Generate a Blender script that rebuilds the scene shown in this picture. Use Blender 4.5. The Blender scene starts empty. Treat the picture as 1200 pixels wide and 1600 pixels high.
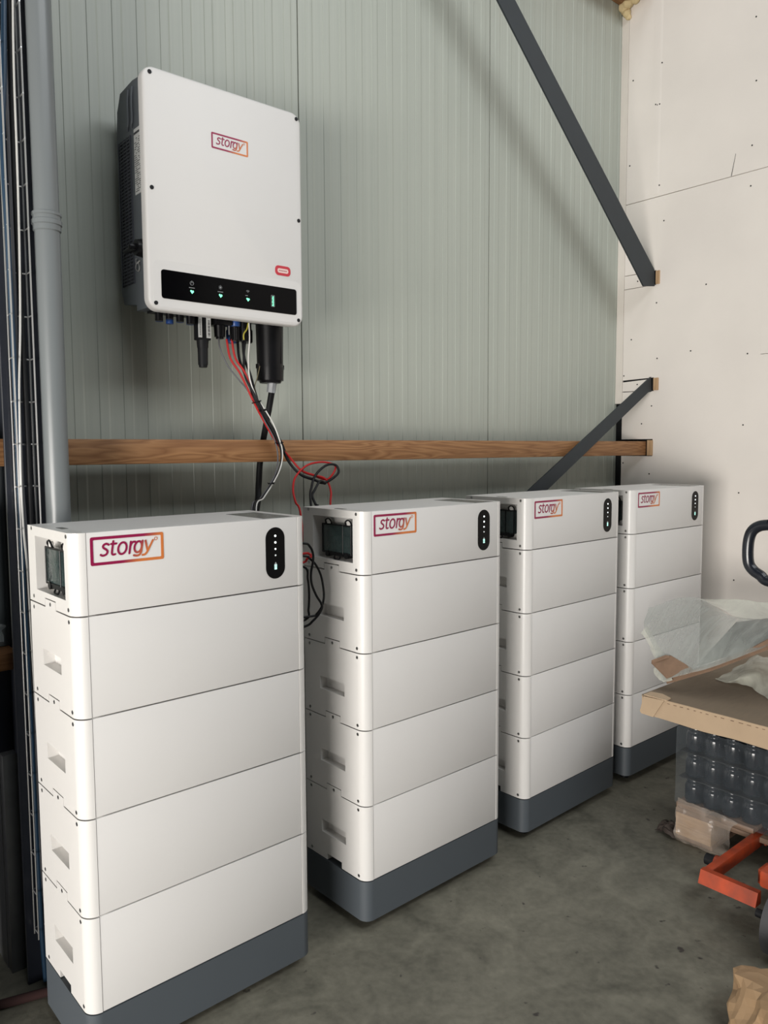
import bpy, bmesh, math, random
from mathutils import Vector, Matrix, noise
random.seed(4)
scn = bpy.context.scene
COL = scn.collection
# ------------------------------------------------------------------ camera
F, YAW, PITCH, ROLL, CH = 1207.7, 0.70453, 0.08180, 0.00522, 1.38768
_f = Vector((math.sin(YAW)*math.cos(PITCH), math.cos(YAW)*math.cos(PITCH), -math.sin(PITCH)))
_r0 = Vector((math.cos(YAW), -math.sin(YAW), 0)); _d0 = _f.cross(_r0)
_r = math.cos(ROLL)*_r0 + math.sin(ROLL)*_d0
_d = -math.sin(ROLL)*_r0 + math.cos(ROLL)*_d0
CO = Vector((0, 0, CH))
cam = bpy.data.cameras.new('camera'); camo = bpy.data.objects.new('camera', cam); COL.objects.link(camo)
m = Matrix.Identity(4)
for i, v in enumerate((_r, -_d, -_f)):
    for j in range(3): m[j][i] = v[j]
m.translation = CO
camo.matrix_world = m
cam.sensor_width = 36; cam.lens = F/1600*36; cam.clip_start = 0.05
scn.camera = camo
def ray(px, py): return ((px-600)/F)*_r + ((py-800)/F)*_d + _f
def atX(px, py, X): d = ray(px, py); return CO + d*(X/d.x)
def atY(px, py, Y): d = ray(px, py); return CO + d*(Y/d.y)
def atZ(px, py, Z): d = ray(px, py); return CO + d*((Z-CH)/d.z)
# ------------------------------------------------------------------ light
w = bpy.data.worlds.new('world'); scn.world = w; w.use_nodes = True
w.node_tree.nodes['Background'].inputs[0].default_value = (0.80, 0.92, 0.95, 1)
w.node_tree.nodes['Background'].inputs[1].default_value = 0.03
def area(name, loc, target, sx, sy, power, col):
    l = bpy.data.lights.new(name, 'AREA'); l.shape = 'RECTANGLE'; l.size = sx; l.size_y = sy
    l.energy = power; l.color = col
    o = bpy.data.objects.new(name, l); COL.objects.link(o); o.location = loc
    o.rotation_euler = (Vector(target)-Vector(loc)).to_track_quat('-Z', 'Y').to_euler(); return o
area('daylight_door', (-3.3, -0.25, 0.66), (1.8, 2.0, 1.25), 2.8, 1.2, 262, (1.0, 0.955, 0.90))
area('roof_light', (2.1, -2.1, 5.3), (2.1, 1.6, 0.8), 5.0, 1.5, 122, (0.95, 0.98, 1.0))
area('top_fill', (1.7, 0.9, 6.2), (1.7, 1.1, 0), 4.0, 1.6, 38, (0.95, 0.98, 1.0))  # overhead fill added to brighten the tower tops
scn.view_settings.view_transform = 'Standard'; scn.view_settings.look = 'None'
scn.view_settings.exposure = 0.24; scn.view_settings.gamma = 1.0; scn.view_settings.use_curve_mapping = False

# ------------------------------------------------------------------ materials
def mat(name, col, rough=.5, metal=0, bump=0, bscale=200, var=0, vscale=8, emit=None, estr=0, spec=.5, stretch=(1,1,1), dark=None):
    M = bpy.data.materials.new(name); M.use_nodes = True; nt = M.node_tree; b = nt.nodes['Principled BSDF']
    b.inputs['Base Color'].default_value = (*col, 1); b.inputs['Roughness'].default_value = rough
    b.inputs['Metallic'].default_value = metal; b.inputs['Specular IOR Level'].default_value = spec
    tc = nt.nodes.new('ShaderNodeTexCoord'); mp = nt.nodes.new('ShaderNodeMapping'); mp.inputs['Scale'].default_value = stretch
    nt.links.new(tc.outputs['Object'], mp.inputs[0])
    n = nt.nodes.new('ShaderNodeTexNoise'); n.inputs['Scale'].default_value = vscale; n.inputs['Detail'].default_value = 5
    nt.links.new(mp.outputs[0], n.inputs[0])
    cr = nt.nodes.new('ShaderNodeMix'); cr.data_type = 'RGBA'
    v = max(var, .01)
    d = dark if dark else tuple(c*(1-v) for c in col)
    cr.inputs[6].default_value = (*d, 1); cr.inputs[7].default_value = (*[min(1, c*(1+v*.5)) for c in col], 1)
    nt.links.new(n.outputs[0], cr.inputs[0]); nt.links.new(cr.outputs[2], b.inputs['Base Color'])
    if bump:
        n2 = nt.nodes.new('ShaderNodeTexNoise'); n2.inputs['Scale'].default_value = bscale; n2.inputs['Detail'].default_value = 3
        nt.links.new(mp.outputs[0], n2.inputs[0])
        bp = nt.nodes.new('ShaderNodeBump'); bp.inputs['Strength'].default_value = bump; bp.inputs['Distance'].default_value = .002
        nt.links.new(n2.outputs[0], bp.inputs['Height']); nt.links.new(bp.outputs[0], b.inputs['Normal'])
    if emit:
        b.inputs['Emission Color'].default_value = (*emit, 1); b.inputs['Emission Strength'].default_value = estr
    return M
white = mat('powder_white', (.65, .64, .628), .45, bump=.08, bscale=900, var=.02)
whitecap = mat('powder_white_cap', (.67, .658, .64), .32, bump=.08, bscale=900, var=.02)
basegrey = mat('base_grey', (.068, .08, .092), .5, bump=.05, bscale=900, var=.05)
coredark = mat('core_dark', (.012, .012, .012), .8)
black = mat('black_plastic', (.006, .006, .007), .32, spec=.22)
blackmat = mat('black_matte', (.009, .0095, .011), .55, spec=.25)
glassblack = mat('black_glass', (.002, .002, .0025), .12, spec=.12)
screwm = mat('screw_steel', (.42, .42, .42), .3, metal=1)
invgrey = mat('inverter_grey', (.115, .13, .145), .5, bump=.1, bscale=600, var=.05)
invdark = mat('inverter_vent_dark', (.02, .022, .028), .6)
steel = mat('steel_paint', (.024, .031, .037), .6, var=.15, vscale=14)
steeldark = mat('steel_column_dark', (.014, .017, .026), .45, var=.3, vscale=6)
galv = mat('galvanised', (.16, .165, .17), .45, metal=.5, var=.25, vscale=25)
wire = mat('zinc_wire', (.75, .75, .75), .28, metal=.85)
pvc = mat('pvc_grey', (.165, .182, .188), .33, var=.06, vscale=5)
red = mat('cable_red', (.42, .016, .016), .5, spec=.25)
cabwhite = mat('cable_white', (.66, .65, .62), .4)
cabgrey = mat('cable_grey', (.10, .10, .11), .5)
blue = mat('blue_plastic', (.02, .07, .26), .4)
bluecab = mat('blue_cable', (.012, .038, .075), .4)
yellow = mat('yellow_green', (.45, .40, .05), .5)
led = mat('led_white', (.9, .9, .9), emit=(.9, 1, .97), estr=1.6)
leddim = mat('led_dim', (.4, .4, .4), emit=(.9, 1, .97), estr=.35)
ledteal = mat('led_teal', (.5, .9, .8), emit=(.45, 1, .85), estr=1.0)
ledgreen = mat('led_green', (.2, .9, .5), emit=(.2, 1, .5), estr=1.0)
iconm = mat('icon_grey', (.25, .26, .27), .5)
card = mat('cardboard', (.44, .325, .215), .75, bump=.15, bscale=120, var=.12, vscale=12)
cardtop = mat('cardboard_top', (.205, .155, .105), .7, bump=.2, bscale=60, var=.2, vscale=5, stretch=(3, 14, 3))
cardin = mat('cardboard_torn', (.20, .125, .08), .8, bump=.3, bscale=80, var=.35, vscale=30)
kraft = mat('kraft_paper', (.36, .235, .13), .65, bump=.2, bscale=40, var=.2, vscale=14)
orange = mat('orange_paint', (.50, .06, .012), .45, bump=.2, bscale=60, var=.5, vscale=22, dark=(.09, .03, .02))
rubber = mat('rubber_grey', (.06, .06, .065), .7, bump=.3, bscale=150, var=.2)
boardm = None
label = mat('label_paper', (.62, .63, .62), .5)
labelink = mat('label_ink', (.05, .05, .055), .5)
foam = mat('pu_foam', (.66, .53, .30), .8, bump=.6, bscale=60, var=.3, vscale=30)
rodm = mat('rust_red', (.03, .009, .008), .9, var=.5, vscale=30)
redstick = mat('sticker_red', (.25, .02, .02), .5)
jarm = mat('dark_glass', (.010, .013, .018), .15, var=.2, vscale=30)

def wood(name, a, b_, axis=0, sc=9):
    M = bpy.data.materials.new(name); M.use_nodes = True; nt = M.node_tree; b = nt.nodes['Principled BSDF']
    tc = nt.nodes.new('ShaderNodeTexCoord'); mp = nt.nodes.new('ShaderNodeMapping')
    s = [14, 14, 14]; s[axis] = 1.0; mp.inputs['Scale'].default_value = s
    nt.links.new(tc.outputs['Object'], mp.inputs[0])
    n = nt.nodes.new('ShaderNodeTexNoise'); n.inputs['Scale'].default_value = 1.2; n.inputs['Detail'].default_value = 3; n.inputs['Distortion'].default_value = .4
    nt.links.new(mp.outputs[0], n.inputs[0])
    mul = nt.nodes.new('ShaderNodeMath'); mul.operation = 'MULTIPLY'; mul.inputs[1].default_value = sc
    nt.links.new(n.outputs[0], mul.inputs[0])
    fr = nt.nodes.new('ShaderNodeMath'); fr.operation = 'PINGPONG'; fr.inputs[1].default_value = .5
    nt.links.new(mul.outputs[0], fr.inputs[0])
    n3 = nt.nodes.new('ShaderNodeTexNoise'); n3.inputs['Scale'].default_value = 9; n3.inputs['Detail'].default_value = 6
    nt.links.new(mp.outputs[0], n3.inputs[0])
    ad = nt.nodes.new('ShaderNodeMath'); ad.operation = 'MULTIPLY_ADD'; ad.inputs[1].default_value = 1.3
    nt.links.new(fr.outputs[0], ad.inputs[0])
    sb = nt.nodes.new('ShaderNodeMath'); sb.operation = 'MULTIPLY'; sb.inputs[1].default_value = .5
    nt.links.new(n3.outputs[0], sb.inputs[0]); nt.links.new(sb.outputs[0], ad.inputs[2])
    mx = nt.nodes.new('ShaderNodeMix'); mx.data_type = 'RGBA'
    mx.inputs[6].default_value = (*a, 1); mx.inputs[7].default_value = (*b_, 1)
    nt.links.new(ad.outputs[0], mx.inputs[0]); nt.links.new(mx.outputs[2], b.inputs['Base Color'])
    b.inputs['Roughness'].default_value = .6
    bp = nt.nodes.new('ShaderNodeBump'); bp.inputs['Strength'].default_value = .25; bp.inputs['Distance'].default_value = .002
    nt.links.new(ad.outputs[0], bp.inputs['Height']); nt.links.new(bp.outputs[0], b.inputs['Normal'])
    return M
railwood = wood('rail_wood', (.17, .068, .022), (.37, .19, .08), 0, 13)
palewood = wood('pale_wood', (.36, .22, .11), (.56, .38, .22), 2)
palletwood = wood('pallet_wood', (.12, .075, .05), (.24, .16, .11), 1)
blockwood = wood('pallet_block_wood', (.36, .22, .12), (.48, .32, .18), 1)
shelfwood = wood('shelf_wood', (.20, .085, .03), (.33, .16, .07))

def film(name, col, alpha, rough=.25, st=(1, 1, 1)):
    M = bpy.data.materials.new(name); M.use_nodes = True; nt = M.node_tree; b = nt.nodes['Principled BSDF']
    b.inputs['Base Color'].default_value = (*col, 1); b.inputs['Roughness'].default_value = rough
    tc = nt.nodes.new('ShaderNodeTexCoord')
    n = nt.nodes.new('ShaderNodeTexNoise'); n.inputs['Scale'].default_value = 9; n.inputs['Detail'].default_value = 6; n.inputs['Distortion'].default_value = 1.5
    mp = nt.nodes.new('ShaderNodeMapping'); mp.inputs['Scale'].default_value = st if isinstance(st, tuple) else (1, 1, 1); mp.inputs['Rotation'].default_value = (.6, .3, .4)
    nt.links.new(tc.outputs['Object'], mp.inputs[0]); nt.links.new(mp.outputs[0], n.inputs[0])
    mr = nt.nodes.new('ShaderNodeMapRange'); mr.inputs['From Min'].default_value = .3; mr.inputs['From Max'].default_value = .7
    mr.inputs['To Min'].default_value = alpha*.72; mr.inputs['To Max'].default_value = min(1, alpha*1.25)
    nt.links.new(n.outputs[0], mr.inputs[0]); nt.links.new(mr.outputs[0], b.inputs['Alpha'])
    bp = nt.nodes.new('ShaderNodeBump'); bp.inputs['Strength'].default_value = .6; bp.inputs['Distance'].default_value = .006
    nt.links.new(n.outputs[0], bp.inputs['Height']); nt.links.new(bp.outputs[0], b.inputs['Normal'])
    return M
filmgrey = film('plastic_sheet', (.34, .36, .335), .56, .25, (.5, 2.2, .6))
filmwhite = film('plastic_sheet_white', (.60, .61, .53), .66)
filmclear = film('clear_film', (.30, .34, .37), .10, .12)
filmfloor = film('clear_film_floor', (.40, .34, .29), .42, .2)
smoke = film('smoked_cover', (.035, .055, .055), .80, .1)

def grad(name, zpow=0):   # magenta to orange print ink, along local x
    M = bpy.data.materials.new(name); M.use_nodes = True; nt = M.node_tree; b = nt.nodes['Principled BSDF']
    tc = nt.nodes.new('ShaderNodeTexCoord'); sp = nt.nodes.new('ShaderNodeSeparateXYZ')
    nt.links.new(tc.outputs['Object'], sp.inputs[0])
    md = nt.nodes.new('ShaderNodeMath'); md.operation = 'MULTIPLY_ADD'; md.inputs[1].default_value = 1.0
    m2 = nt.nodes.new('ShaderNodeMath'); m2.operation = 'MULTIPLY'; m2.inputs[1].default_value = -.9
    nt.links.new(sp.outputs['Z'], m2.inputs[0])
    nt.links.new(sp.outputs['X'], md.inputs[0]); nt.links.new(m2.outputs[0], md.inputs[2])
    cr = nt.nodes.new('ShaderNodeValToRGB'); nt.links.new(md.outputs[0], cr.inputs[0])
    # object coordinates are metres on the sticker (0..0.165)
    e = cr.color_ramp.elements
    e[0].position = .068; e[0].color = (.27, .006, .06, 1); e[1].position = .108; e[1].color = (.60, .18, .045, 1)
    nt.links.new(cr.outputs[0], b.inputs['Base Color']); b.inputs['Roughness'].default_value = .4
    return M
logom = grad('logo_ink')

# cladding: grey green painted sheet with vertical rolling streaks
def cladmat():
    M = bpy.data.materials.new('cladding_paint'); M.use_nodes = True; nt = M.node_tree; b = nt.nodes['Principled BSDF']
    tc = nt.nodes.new('ShaderNodeTexCoord'); mp = nt.nodes.new('ShaderNodeMapping'); mp.inputs['Scale'].default_value = (60, 1, .35)
    nt.links.new(tc.outputs['Object'], mp.inputs[0])
    n = nt.nodes.new('ShaderNodeTexNoise'); n.inputs['Scale'].default_value = 1.6; n.inputs['Detail'].default_value = 5
    nt.links.new(mp.outputs[0], n.inputs[0])
    n2 = nt.nodes.new('ShaderNodeTexNoise'); n2.inputs['Scale'].default_value = 2.2; n2.inputs['Detail'].default_value = 4
    nt.links.new(tc.outputs['Object'], n2.inputs[0])
    mx = nt.nodes.new('ShaderNodeMix'); mx.data_type = 'RGBA'
    mx.inputs[6].default_value = (.335, .365, .325, 1); mx.inputs[7].default_value = (.45, .475, .42, 1)
    md = nt.nodes.new('ShaderNodeMath'); md.operation = 'MULTIPLY_ADD'; md.inputs[1].default_value = .7
    m2 = nt.nodes.new('ShaderNodeMath'); m2.operation = 'MULTIPLY'; m2.inputs[1].default_value = .3
    nt.links.new(n2.outputs[0], m2.inputs[0]); nt.links.new(n.outputs[0], md.inputs[0]); nt.links.new(m2.outputs[0], md.inputs[2])
    nt.links.new(md.outputs[0], mx.inputs[0]); nt.links.new(mx.outputs[2], b.inputs['Base Color'])
    b.inputs['Roughness'].default_value = .42
    return M
clad = cladmat()
def concrete():
    M = bpy.data.materials.new('concrete'); M.use_nodes = True; nt = M.node_tree; b = nt.nodes['Principled BSDF']
    tc = nt.nodes.new('ShaderNodeTexCoord')
    def N(s, d=8, dist=0):
        n = nt.nodes.new('ShaderNodeTexNoise'); n.inputs['Scale'].default_value = s; n.inputs['Detail'].default_value = d; n.inputs['Distortion'].default_value = dist
        nt.links.new(tc.outputs['Object'], n.inputs[0]); return n
    a = N(1.7, 6, .5); c = N(7, 9, 1.2); d = N(45, 6); sp = N(26, 2)
    mx = nt.nodes.new('ShaderNodeMix'); mx.data_type = 'RGBA'
    mx.inputs[6].default_value = (.016, .016, .011, 1); mx.inputs[7].default_value = (.265, .255, .20, 1)
    s1 = nt.nodes.new('ShaderNodeMath'); s1.operation = 'MULTIPLY_ADD'; s1.inputs[1].default_value = .55
    s2 = nt.nodes.new('ShaderNodeMath'); s2.operation = 'MULTIPLY_ADD'; s2.inputs[1].default_value = .75
    s3 = nt.nodes.new('ShaderNodeMath'); s3.operation = 'MULTIPLY_ADD'; s3.inputs[1].default_value = .4; s3.inputs[2].default_value = -.34
    nt.links.new(d.outputs[0], s3.inputs[0]); nt.links.new(c.outputs[0], s2.inputs[0]); nt.links.new(s3.outputs[0], s2.inputs[2])
    nt.links.new(a.outputs[0], s1.inputs[0]); nt.links.new(s2.outputs[0], s1.inputs[2])
    nt.links.new(s1.outputs[0], mx.inputs[0])
    # small dark specks and splashes
    th = nt.nodes.new('ShaderNodeMapRange'); th.inputs['From Min'].default_value = .70; th.inputs['From Max'].default_value = .76
    nt.links.new(sp.outputs[0], th.inputs[0])
    mx2 = nt.nodes.new('ShaderNodeMix'); mx2.data_type = 'RGBA'; mx2.inputs[7].default_value = (.035, .03, .027, 1)
    nt.links.new(th.outputs[0], mx2.inputs[0]); nt.links.new(mx.outputs[2], mx2.inputs[6])
    nt.links.new(mx2.outputs[2], b.inputs['Base Color'])
    b.inputs['Roughness'].default_value = .6
    bp = nt.nodes.new('ShaderNodeBump'); bp.inputs['Strength'].default_value = .25; bp.inputs['Distance'].default_value = .004
    nt.links.new(d.outputs[0], bp.inputs['Height']); nt.links.new(bp.outputs[0], b.inputs['Normal'])
    return M
conc = concrete()
plaster = mat('plasterboard', (.80, .75, .70), .8, bump=.12, bscale=90, var=.10, vscale=3)
plasterstrip = mat('plaster_strip', (.74, .69, .63), .8, bump=.12, bscale=90, var=.1, vscale=6)

# ------------------------------------------------------------------ helpers
def box(bm, a, b, bev=0, seg=2):
    x0, y0, z0 = [min(p, q) for p, q in zip(a, b)]; x1, y1, z1 = [max(p, q) for p, q in zip(a, b)]
    r = bmesh.ops.create_cube(bm, size=1)
    vs = r['verts']
    for v in vs: v.co = Vector(((v.co.x+.5)*(x1-x0)+x0, (v.co.y+.5)*(y1-y0)+y0, (v.co.z+.5)*(z1-z0)+z0))
    if bev:
        es = list({e for v in vs for e in v.link_edges})
        bmesh.ops.bevel(bm, geom=es, offset=bev, segments=seg, affect='EDGES', profile=.5)
def prism(bm, pts, off):      # closed polygon of 3D points extruded along a vector
    off = Vector(off); a = [bm.verts.new(p) for p in pts]; b = [bm.verts.new(Vector(p)+off) for p in pts]
    n = len(pts)
    bm.faces.new(a); bm.faces.new(b[::-1])
    for i in range(n): bm.faces.new((a[i], b[i], b[(i+1) % n], a[(i+1) % n]))
def rrect(u0, v0, u1, v1, r, n=6):
    out = []
    for cx, cy, a0 in ((u1-r, v1-r, 0), (u0+r, v1-r, 90), (u0+r, v0+r, 180), (u1-r, v0+r, 270)):
        for k in range(n+1):
            a = math.radians(a0+90*k/n); out.append((cx+r*math.cos(a), cy+r*math.sin(a)))
    return out
def cyl(bm, p0, p1, r0, r1=None, n=20):
    p0, p1 = Vector(p0), Vector(p1); d = p1-p0; r1 = r0 if r1 is None else r1
    q = d.to_track_quat('Z', 'Y').to_matrix().to_4x4(); q.translation = (p0+p1)/2
    bmesh.ops.create_cone(bm, cap_ends=True, segments=n, radius1=r0, radius2=r1, depth=d.length, matrix=q)
def spline(pts, sub=8):
    P = [Vector(p) for p in pts]
    if len(P) < 3: return P
    out = []
    for i in range(len(P)-1):
        a = P[i-1] if i else P[i]*2-P[i+1]; b, c = P[i], P[i+1]; d = P[i+2] if i+2 < len(P) else c*2-b
        for k in range(sub):
            t = k/sub
            out.append(.5*((2*b)+(c-a)*t+(2*a-5*b+4*c-d)*t*t+(-a+3*b-3*c+d)*t**3))
    out.append(P[-1]); return out
def tube(bm, pts, r, n=10, sub=8, closed=False):
    P = spline(pts, sub) if sub > 1 else [Vector(p) for p in pts]
    rings = []; up = None
    N = len(P)
    for i, p in enumerate(P):
        if closed: t = P[(i+1) % N]-P[i-1]
        else: t = P[min(i+1, N-1)]-P[max(i-1, 0)]
        t.normalize()
        if up is None: up = t.orthogonal().normalized()
        up = (up-t*up.dot(t)).normalized(); s = t.cross(up)
        rr = r(i/(N-1)) if callable(r) else r
        rings.append([bm.verts.new(p+rr*(math.cos(2*math.pi*k/n)*up+math.sin(2*math.pi*k/n)*s)) for k in range(n)])
    for i in range(N-1+(1 if closed else 0)):
        A, B = rings[i], rings[(i+1) % N]
        for k in range(n): bm.faces.new((A[k], A[(k+1) % n], B[(k+1) % n], B[k]))
    if not closed:
        bm.faces.new(rings[0][::-1]); bm.faces.new(rings[-1])
def lathe(bm, prof, c=(0, 0, 0), n=24):
    c = Vector(c); rings = [[bm.verts.new(c+Vector((r*math.cos(2*math.pi*k/n), r*math.sin(2*math.pi*k/n), z))) for k in range(n)] for r, z in prof]
    for A, B in zip(rings, rings[1:]):
        for k in range(n): bm.faces.new((A[k], A[(k+1) % n], B[(k+1) % n], B[k]))
    bm.faces.new(rings[0][::-1]); bm.faces.new(rings[-1])
def obj(name, bm, m, parent=None, loc=None, smooth=35, recalc=True):
    if recalc: bmesh.ops.recalc_face_normals(bm, faces=bm.faces)
    me = bpy.data.meshes.new(name); bm.to_mesh(me); bm.free()
    if m: me.materials.append(m)
    if smooth:
        me.shade_smooth(); me.set_sharp_from_angle(angle=math.radians(smooth))
    o = bpy.data.objects.new(name, me); COL.objects.link(o)
    if parent: o.parent = parent
    if loc is not None: o.location = loc
    return o
def B(): return bmesh.new()
def thing(name, lab, cat, loc=(0, 0, 0), rz=0, group=None):
    o = bpy.data.objects.new(name, None); COL.objects.link(o); o.empty_display_size = .05
    o.location = loc; o.rotation_euler = (0, 0, rz); return tag(o, lab, cat, group)
def tag(o, lab, cat, group=None, kind=None):
    o['label'] = lab; o['category'] = cat
    if group: o['group'] = group
    if kind: o['kind'] = kind
    return o
def struct(o): o['kind'] = 'structure'; return o
def recenter(o):              # origin of a world-built mesh moved to the middle of its underside
    vs = [v.co for v in o.data.vertices]
    c = Vector(((min(v.x for v in vs)+max(v.x for v in vs))/2, (min(v.y for v in vs)+max(v.y for v in vs))/2, min(v.z for v in vs)))
    o.data.transform(Matrix.Translation(-c)); o.location = c; return o
def dup(o, parent=None):
    c = o.copy(); COL.objects.link(c)
    if parent: c.parent = parent
    for ch in list(o.children): dup(ch, c)
    return c

# ------------------------------------------------------------------ room
WY, WX = 2.38, 3.655
bm = B()
bmesh.ops.create_grid(bm, x_segments=1, y_segments=1, size=.5)
for v in bm.verts: v.co = Vector((v.co.x*11+.5, v.co.y*9-1.6, 0))
floor = struct(obj('floor', bm, conc, smooth=0))
# back wall: sandwich panels 1.01 m wide with shallow rolled ribs
seams = [-1.41, -.395, .62, 1.632, 2.644, 3.70]
bm = B()
prof = []
for s0, s1 in zip(seams, seams[1:]):
    prof.append((s0+.0025, .02)); prof.append((s0+.0025, 0)); 
    n = 13; p = (s1-s0)/n
    for k in range(n):
        x = s0+.012+k*p*.985
        prof += [(x+.020, 0), (x+.022, -.0016), (x+.048, -.0016), (x+.054, 0)]
    prof += [(s1-.0025, 0), (s1-.0025, .02)]
rows = [[bm.verts.new((x, WY+y, z)) for x, y in prof] for z in (0, 1.2, 2.6, 4.1)]
for A, Bv in zip(rows, rows[1:]):
    for k in range(len(prof)-1): bm.faces.new((A[k], A[k+1], Bv[k+1], Bv[k]))
wb = struct(obj('wall_back', bm, clad, smooth=0, recalc=False))
bm = B(); box(bm, (-1.5, WY+.022, 0), (3.75, WY+.06, 4.1))
core = obj('panel_core', bm, blackmat, wb)
# right wall: plasterboard sheets with cut lines
wr = None
def sheet(y0, y1, z0, z1, mtl, x=WX, t=.0125):
    bm = B(); box(bm, (x, y0, z0), (x+t, y1, z1), .0008, 1); return obj('plasterboard_sheet', bm, mtl, wr)
bm = B(); box(bm, (WX+.014, -3, 0), (WX+.10, WY+.06, 4.1))
wr = struct(obj('wall_right', bm, blackmat, smooth=0))
g = .0011
def polysheet(pts, mtl, x=WX, t=.012):
    bm = B(); prism(bm, [(x, y, z) for y, z in pts], (t, 0, 0)); return obj('plasterboard_sheet', bm, mtl, wr, smooth=0)
# lower sheet, upper edge with a slight slope, cut round the pockets of the steelwork
ZS = 2.645
sheet(-3, 1.50, 0, 1.812-g, plaster)
polysheet([(-3, 1.812+g), (1.62, 1.812+g), (1.62, ZS-g*1.3), (-3, ZS-.012)], plaster)
polysheet([(1.50+0, 0), (2.155, 0), (2.155, 1.812-g), (1.50, 1.812-g)], plaster)
polysheet([(1.6201, 1.812-g), (2.155, 1.812-g), (2.155, ZS-g*1.3), (1.6201, ZS-g*1.3)], plaster)
polysheet([(-3, ZS-.012+.003), (1.62, ZS+g*1.3), (1.62, 4.1), (-3, 4.1)], plaster)
polysheet([(1.6201, ZS+g*1.3), (2.337, ZS+g*2.2), (2.337, 4.1), (1.6201, 4.1)], plaster)
polysheet([(2.1551, 2.284), (2.337, 2.284), (2.337, ZS-g), (2.1551, ZS-g*1.3)], plaster)
polysheet([(2.19, 2.214), (2.337, 2.214), (2.337, 2.281), (2.19, 2.279)], plaster)
polysheet([(2.1551, 1.745), (2.337, 1.741), (2.337, 2.211), (2.1551, 2.211)], plaster)
polysheet([(2.195, 1.680), (2.337, 1.683), (2.337, 1.731), (2.195, 1.737)], plaster)
polysheet([(2.1551, 1.430), (2.337, 1.430), (2.337, 1.679), (2.1551, 1.676)], plaster)
polysheet([(2.1551, 0), (2.337, 0), (2.337, 1.342), (2.1551, 1.342)], plaster)
polysheet([(2.3385, 1.62), (2.379, 1.62), (2.379, 3.60), (2.3385, 3.60)], plasterstrip, WX-.002, .012)
for y, z in [(2.31, 3.26), (2.15, 3.29), (1.69, 3.32), (1.68, 3.04), (1.69, 2.76), (1.69, 2.58), (2.32, 2.84), (2.15, 2.7), (1.89, 2.17), (1.68, 1.82), (1.96, 1.86), (2.15, 2.12), (2.29, 1.95), (2.14, 1.84), (1.69, 1.49), (1.71, 0.75), (1.7, 1.17), (2.33, 1.765), (2.25, 1.715), (2.165, 1.6), (2.22, 1.51), (2.325, 1.305), (2.17, 1.25), (2.28, 2.33), (2.26, 2.245), (2.18, 3.1), (2.17, 3.095), (2.158, 3.095), (2.12, 2.52), (2.11, 1.05), (1.5, 2.2), (1.5, 3.0)]:
    bm = B(); cyl(bm, (WX-.0012, y, z), (WX+.002, y, z), .0036, n=10)
    obj('screw_head', bm, blackmat, wr)
# raised joint bead running up the upper sheets, and a hairline crack
bm = B(); prism(bm, [(WX, 2.150, 2.66), (WX-.0008, 2.156, 2.66), (WX-.0013, 2.166, 2.66), (WX, 2.20, 2.66)], (0, 0, 1.4))
obj('joint_bead', bm, plaster, wr)
bm = B(); prism(bm, [(WX-.0006, 1.781, 2.647), (WX-.0006, 1.784, 2.647), (WX-.0006, 1.765, 2.744), (WX-.0006, 1.7635, 2.744)], (.001, 0, 0))
obj('crack', bm, blackmat, wr)

# --- timber in the wall pockets
def pocket_block(lab, y0, y1, z0, z1):
    bm = B(); box(bm, (WX-.006, y0, z0), (WX+.013, y1, z1), .0015, 1)
    return recenter(tag(obj('wood_block', bm, palewood), lab, 'wood block'))
pocket_block('small pale wood block in the wall pocket at the end of the upper steel brace', 2.134, 2.156, 2.213, 2.280)
pocket_block('small pale wood block in the wall pocket above the lower steel brace', 2.128, 2.156, 1.679, 1.742)
pocket_block('thin wood block at the wall end of the long timber rail', 2.152, 2.184, 1.345, 1.424)

# --- timber rail in two lengths
def rail(x0, x1, lab):
    bm = B(); box(bm, (0, 0, 0), (x1-x0, .095, .072), .0025, 2)
    o = tag(obj('timber_rail', bm, railwood, loc=(x0, 2.19, 1.3465)), lab, 'timber rail'); return o
rail(.602, WX-.001, 'long brown timber rail running horizontally across the grey wall behind the white towers')
rail(-1.2, .586, 'short end of brown timber rail left of the column with the wire tray')

# --- braces
def brace(q, Y, lab):
    pts = [atY(px, py, Y) for px, py in q]
    bm = B(); prism(bm, pts, (0, .008, 0)); o = tag(obj('steel_brace', bm, steel, smooth=0), lab, 'steel brace'); return recenter(o)
def ext(a, b, t): return (a[0]+(b[0]-a[0])*t, a[1]+(b[1]-a[1])*t)
u1, u2 = (805, 0), (1022.5, 421); l1, l2 = (778, 0), (1006, 447)
brace([ext(u1, u2, -.25), u2, (1023, 447), l2, ext(l1, l2, -.25)], 2.160, 'long dark steel brace slanting down from the top of the picture to the pale wall')
u1, u2 = (920, 679), (1017, 589); l1, l2 = (920, 703), (1013, 613)
brace([ext(u1, u2, -1.05), u2, (1018, 612), l2, ext(l1, l2, -1.05)], 2.162, 'short dark steel brace crossing in front of the timber rail above the third tower')

# --- roof purlin and foam
bm = B(); box(bm, (2.2, 2.19, 3.642), (WX-.002, WY-.002, 3.80), .004)
recenter(tag(obj('roof_beam', bm, railwood), 'brown roof beam just showing at the top where the two walls meet', 'beam'))
bm = B()
for c, r in (((3.64, 2.36, 3.63), .030), ((3.635, 2.335, 3.645), .03), ((3.64, 2.345, 3.60), .022), ((3.64, 2.30, 3.645), .022), ((3.64, 2.265, 3.655), .018), ((3.64, 2.235, 3.665), .018), ((3.645, 2.338, 3.58), .014), ((3.642, 2.22, 3.675), .016)):
    mt = Matrix.Translation(c); bmesh.ops.create_icosphere(bm, subdivisions=3, radius=r, matrix=mt)
for v in bm.verts:
    v.co += Vector((1, 1, 1))*0 + v.normal*0; n_ = noise.noise_vector(v.co*45)*.008; v.co += n_
    v.co.x = min(v.co.x, WX-.0025); v.co.y = min(v.co.y, WY-.003)
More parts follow.
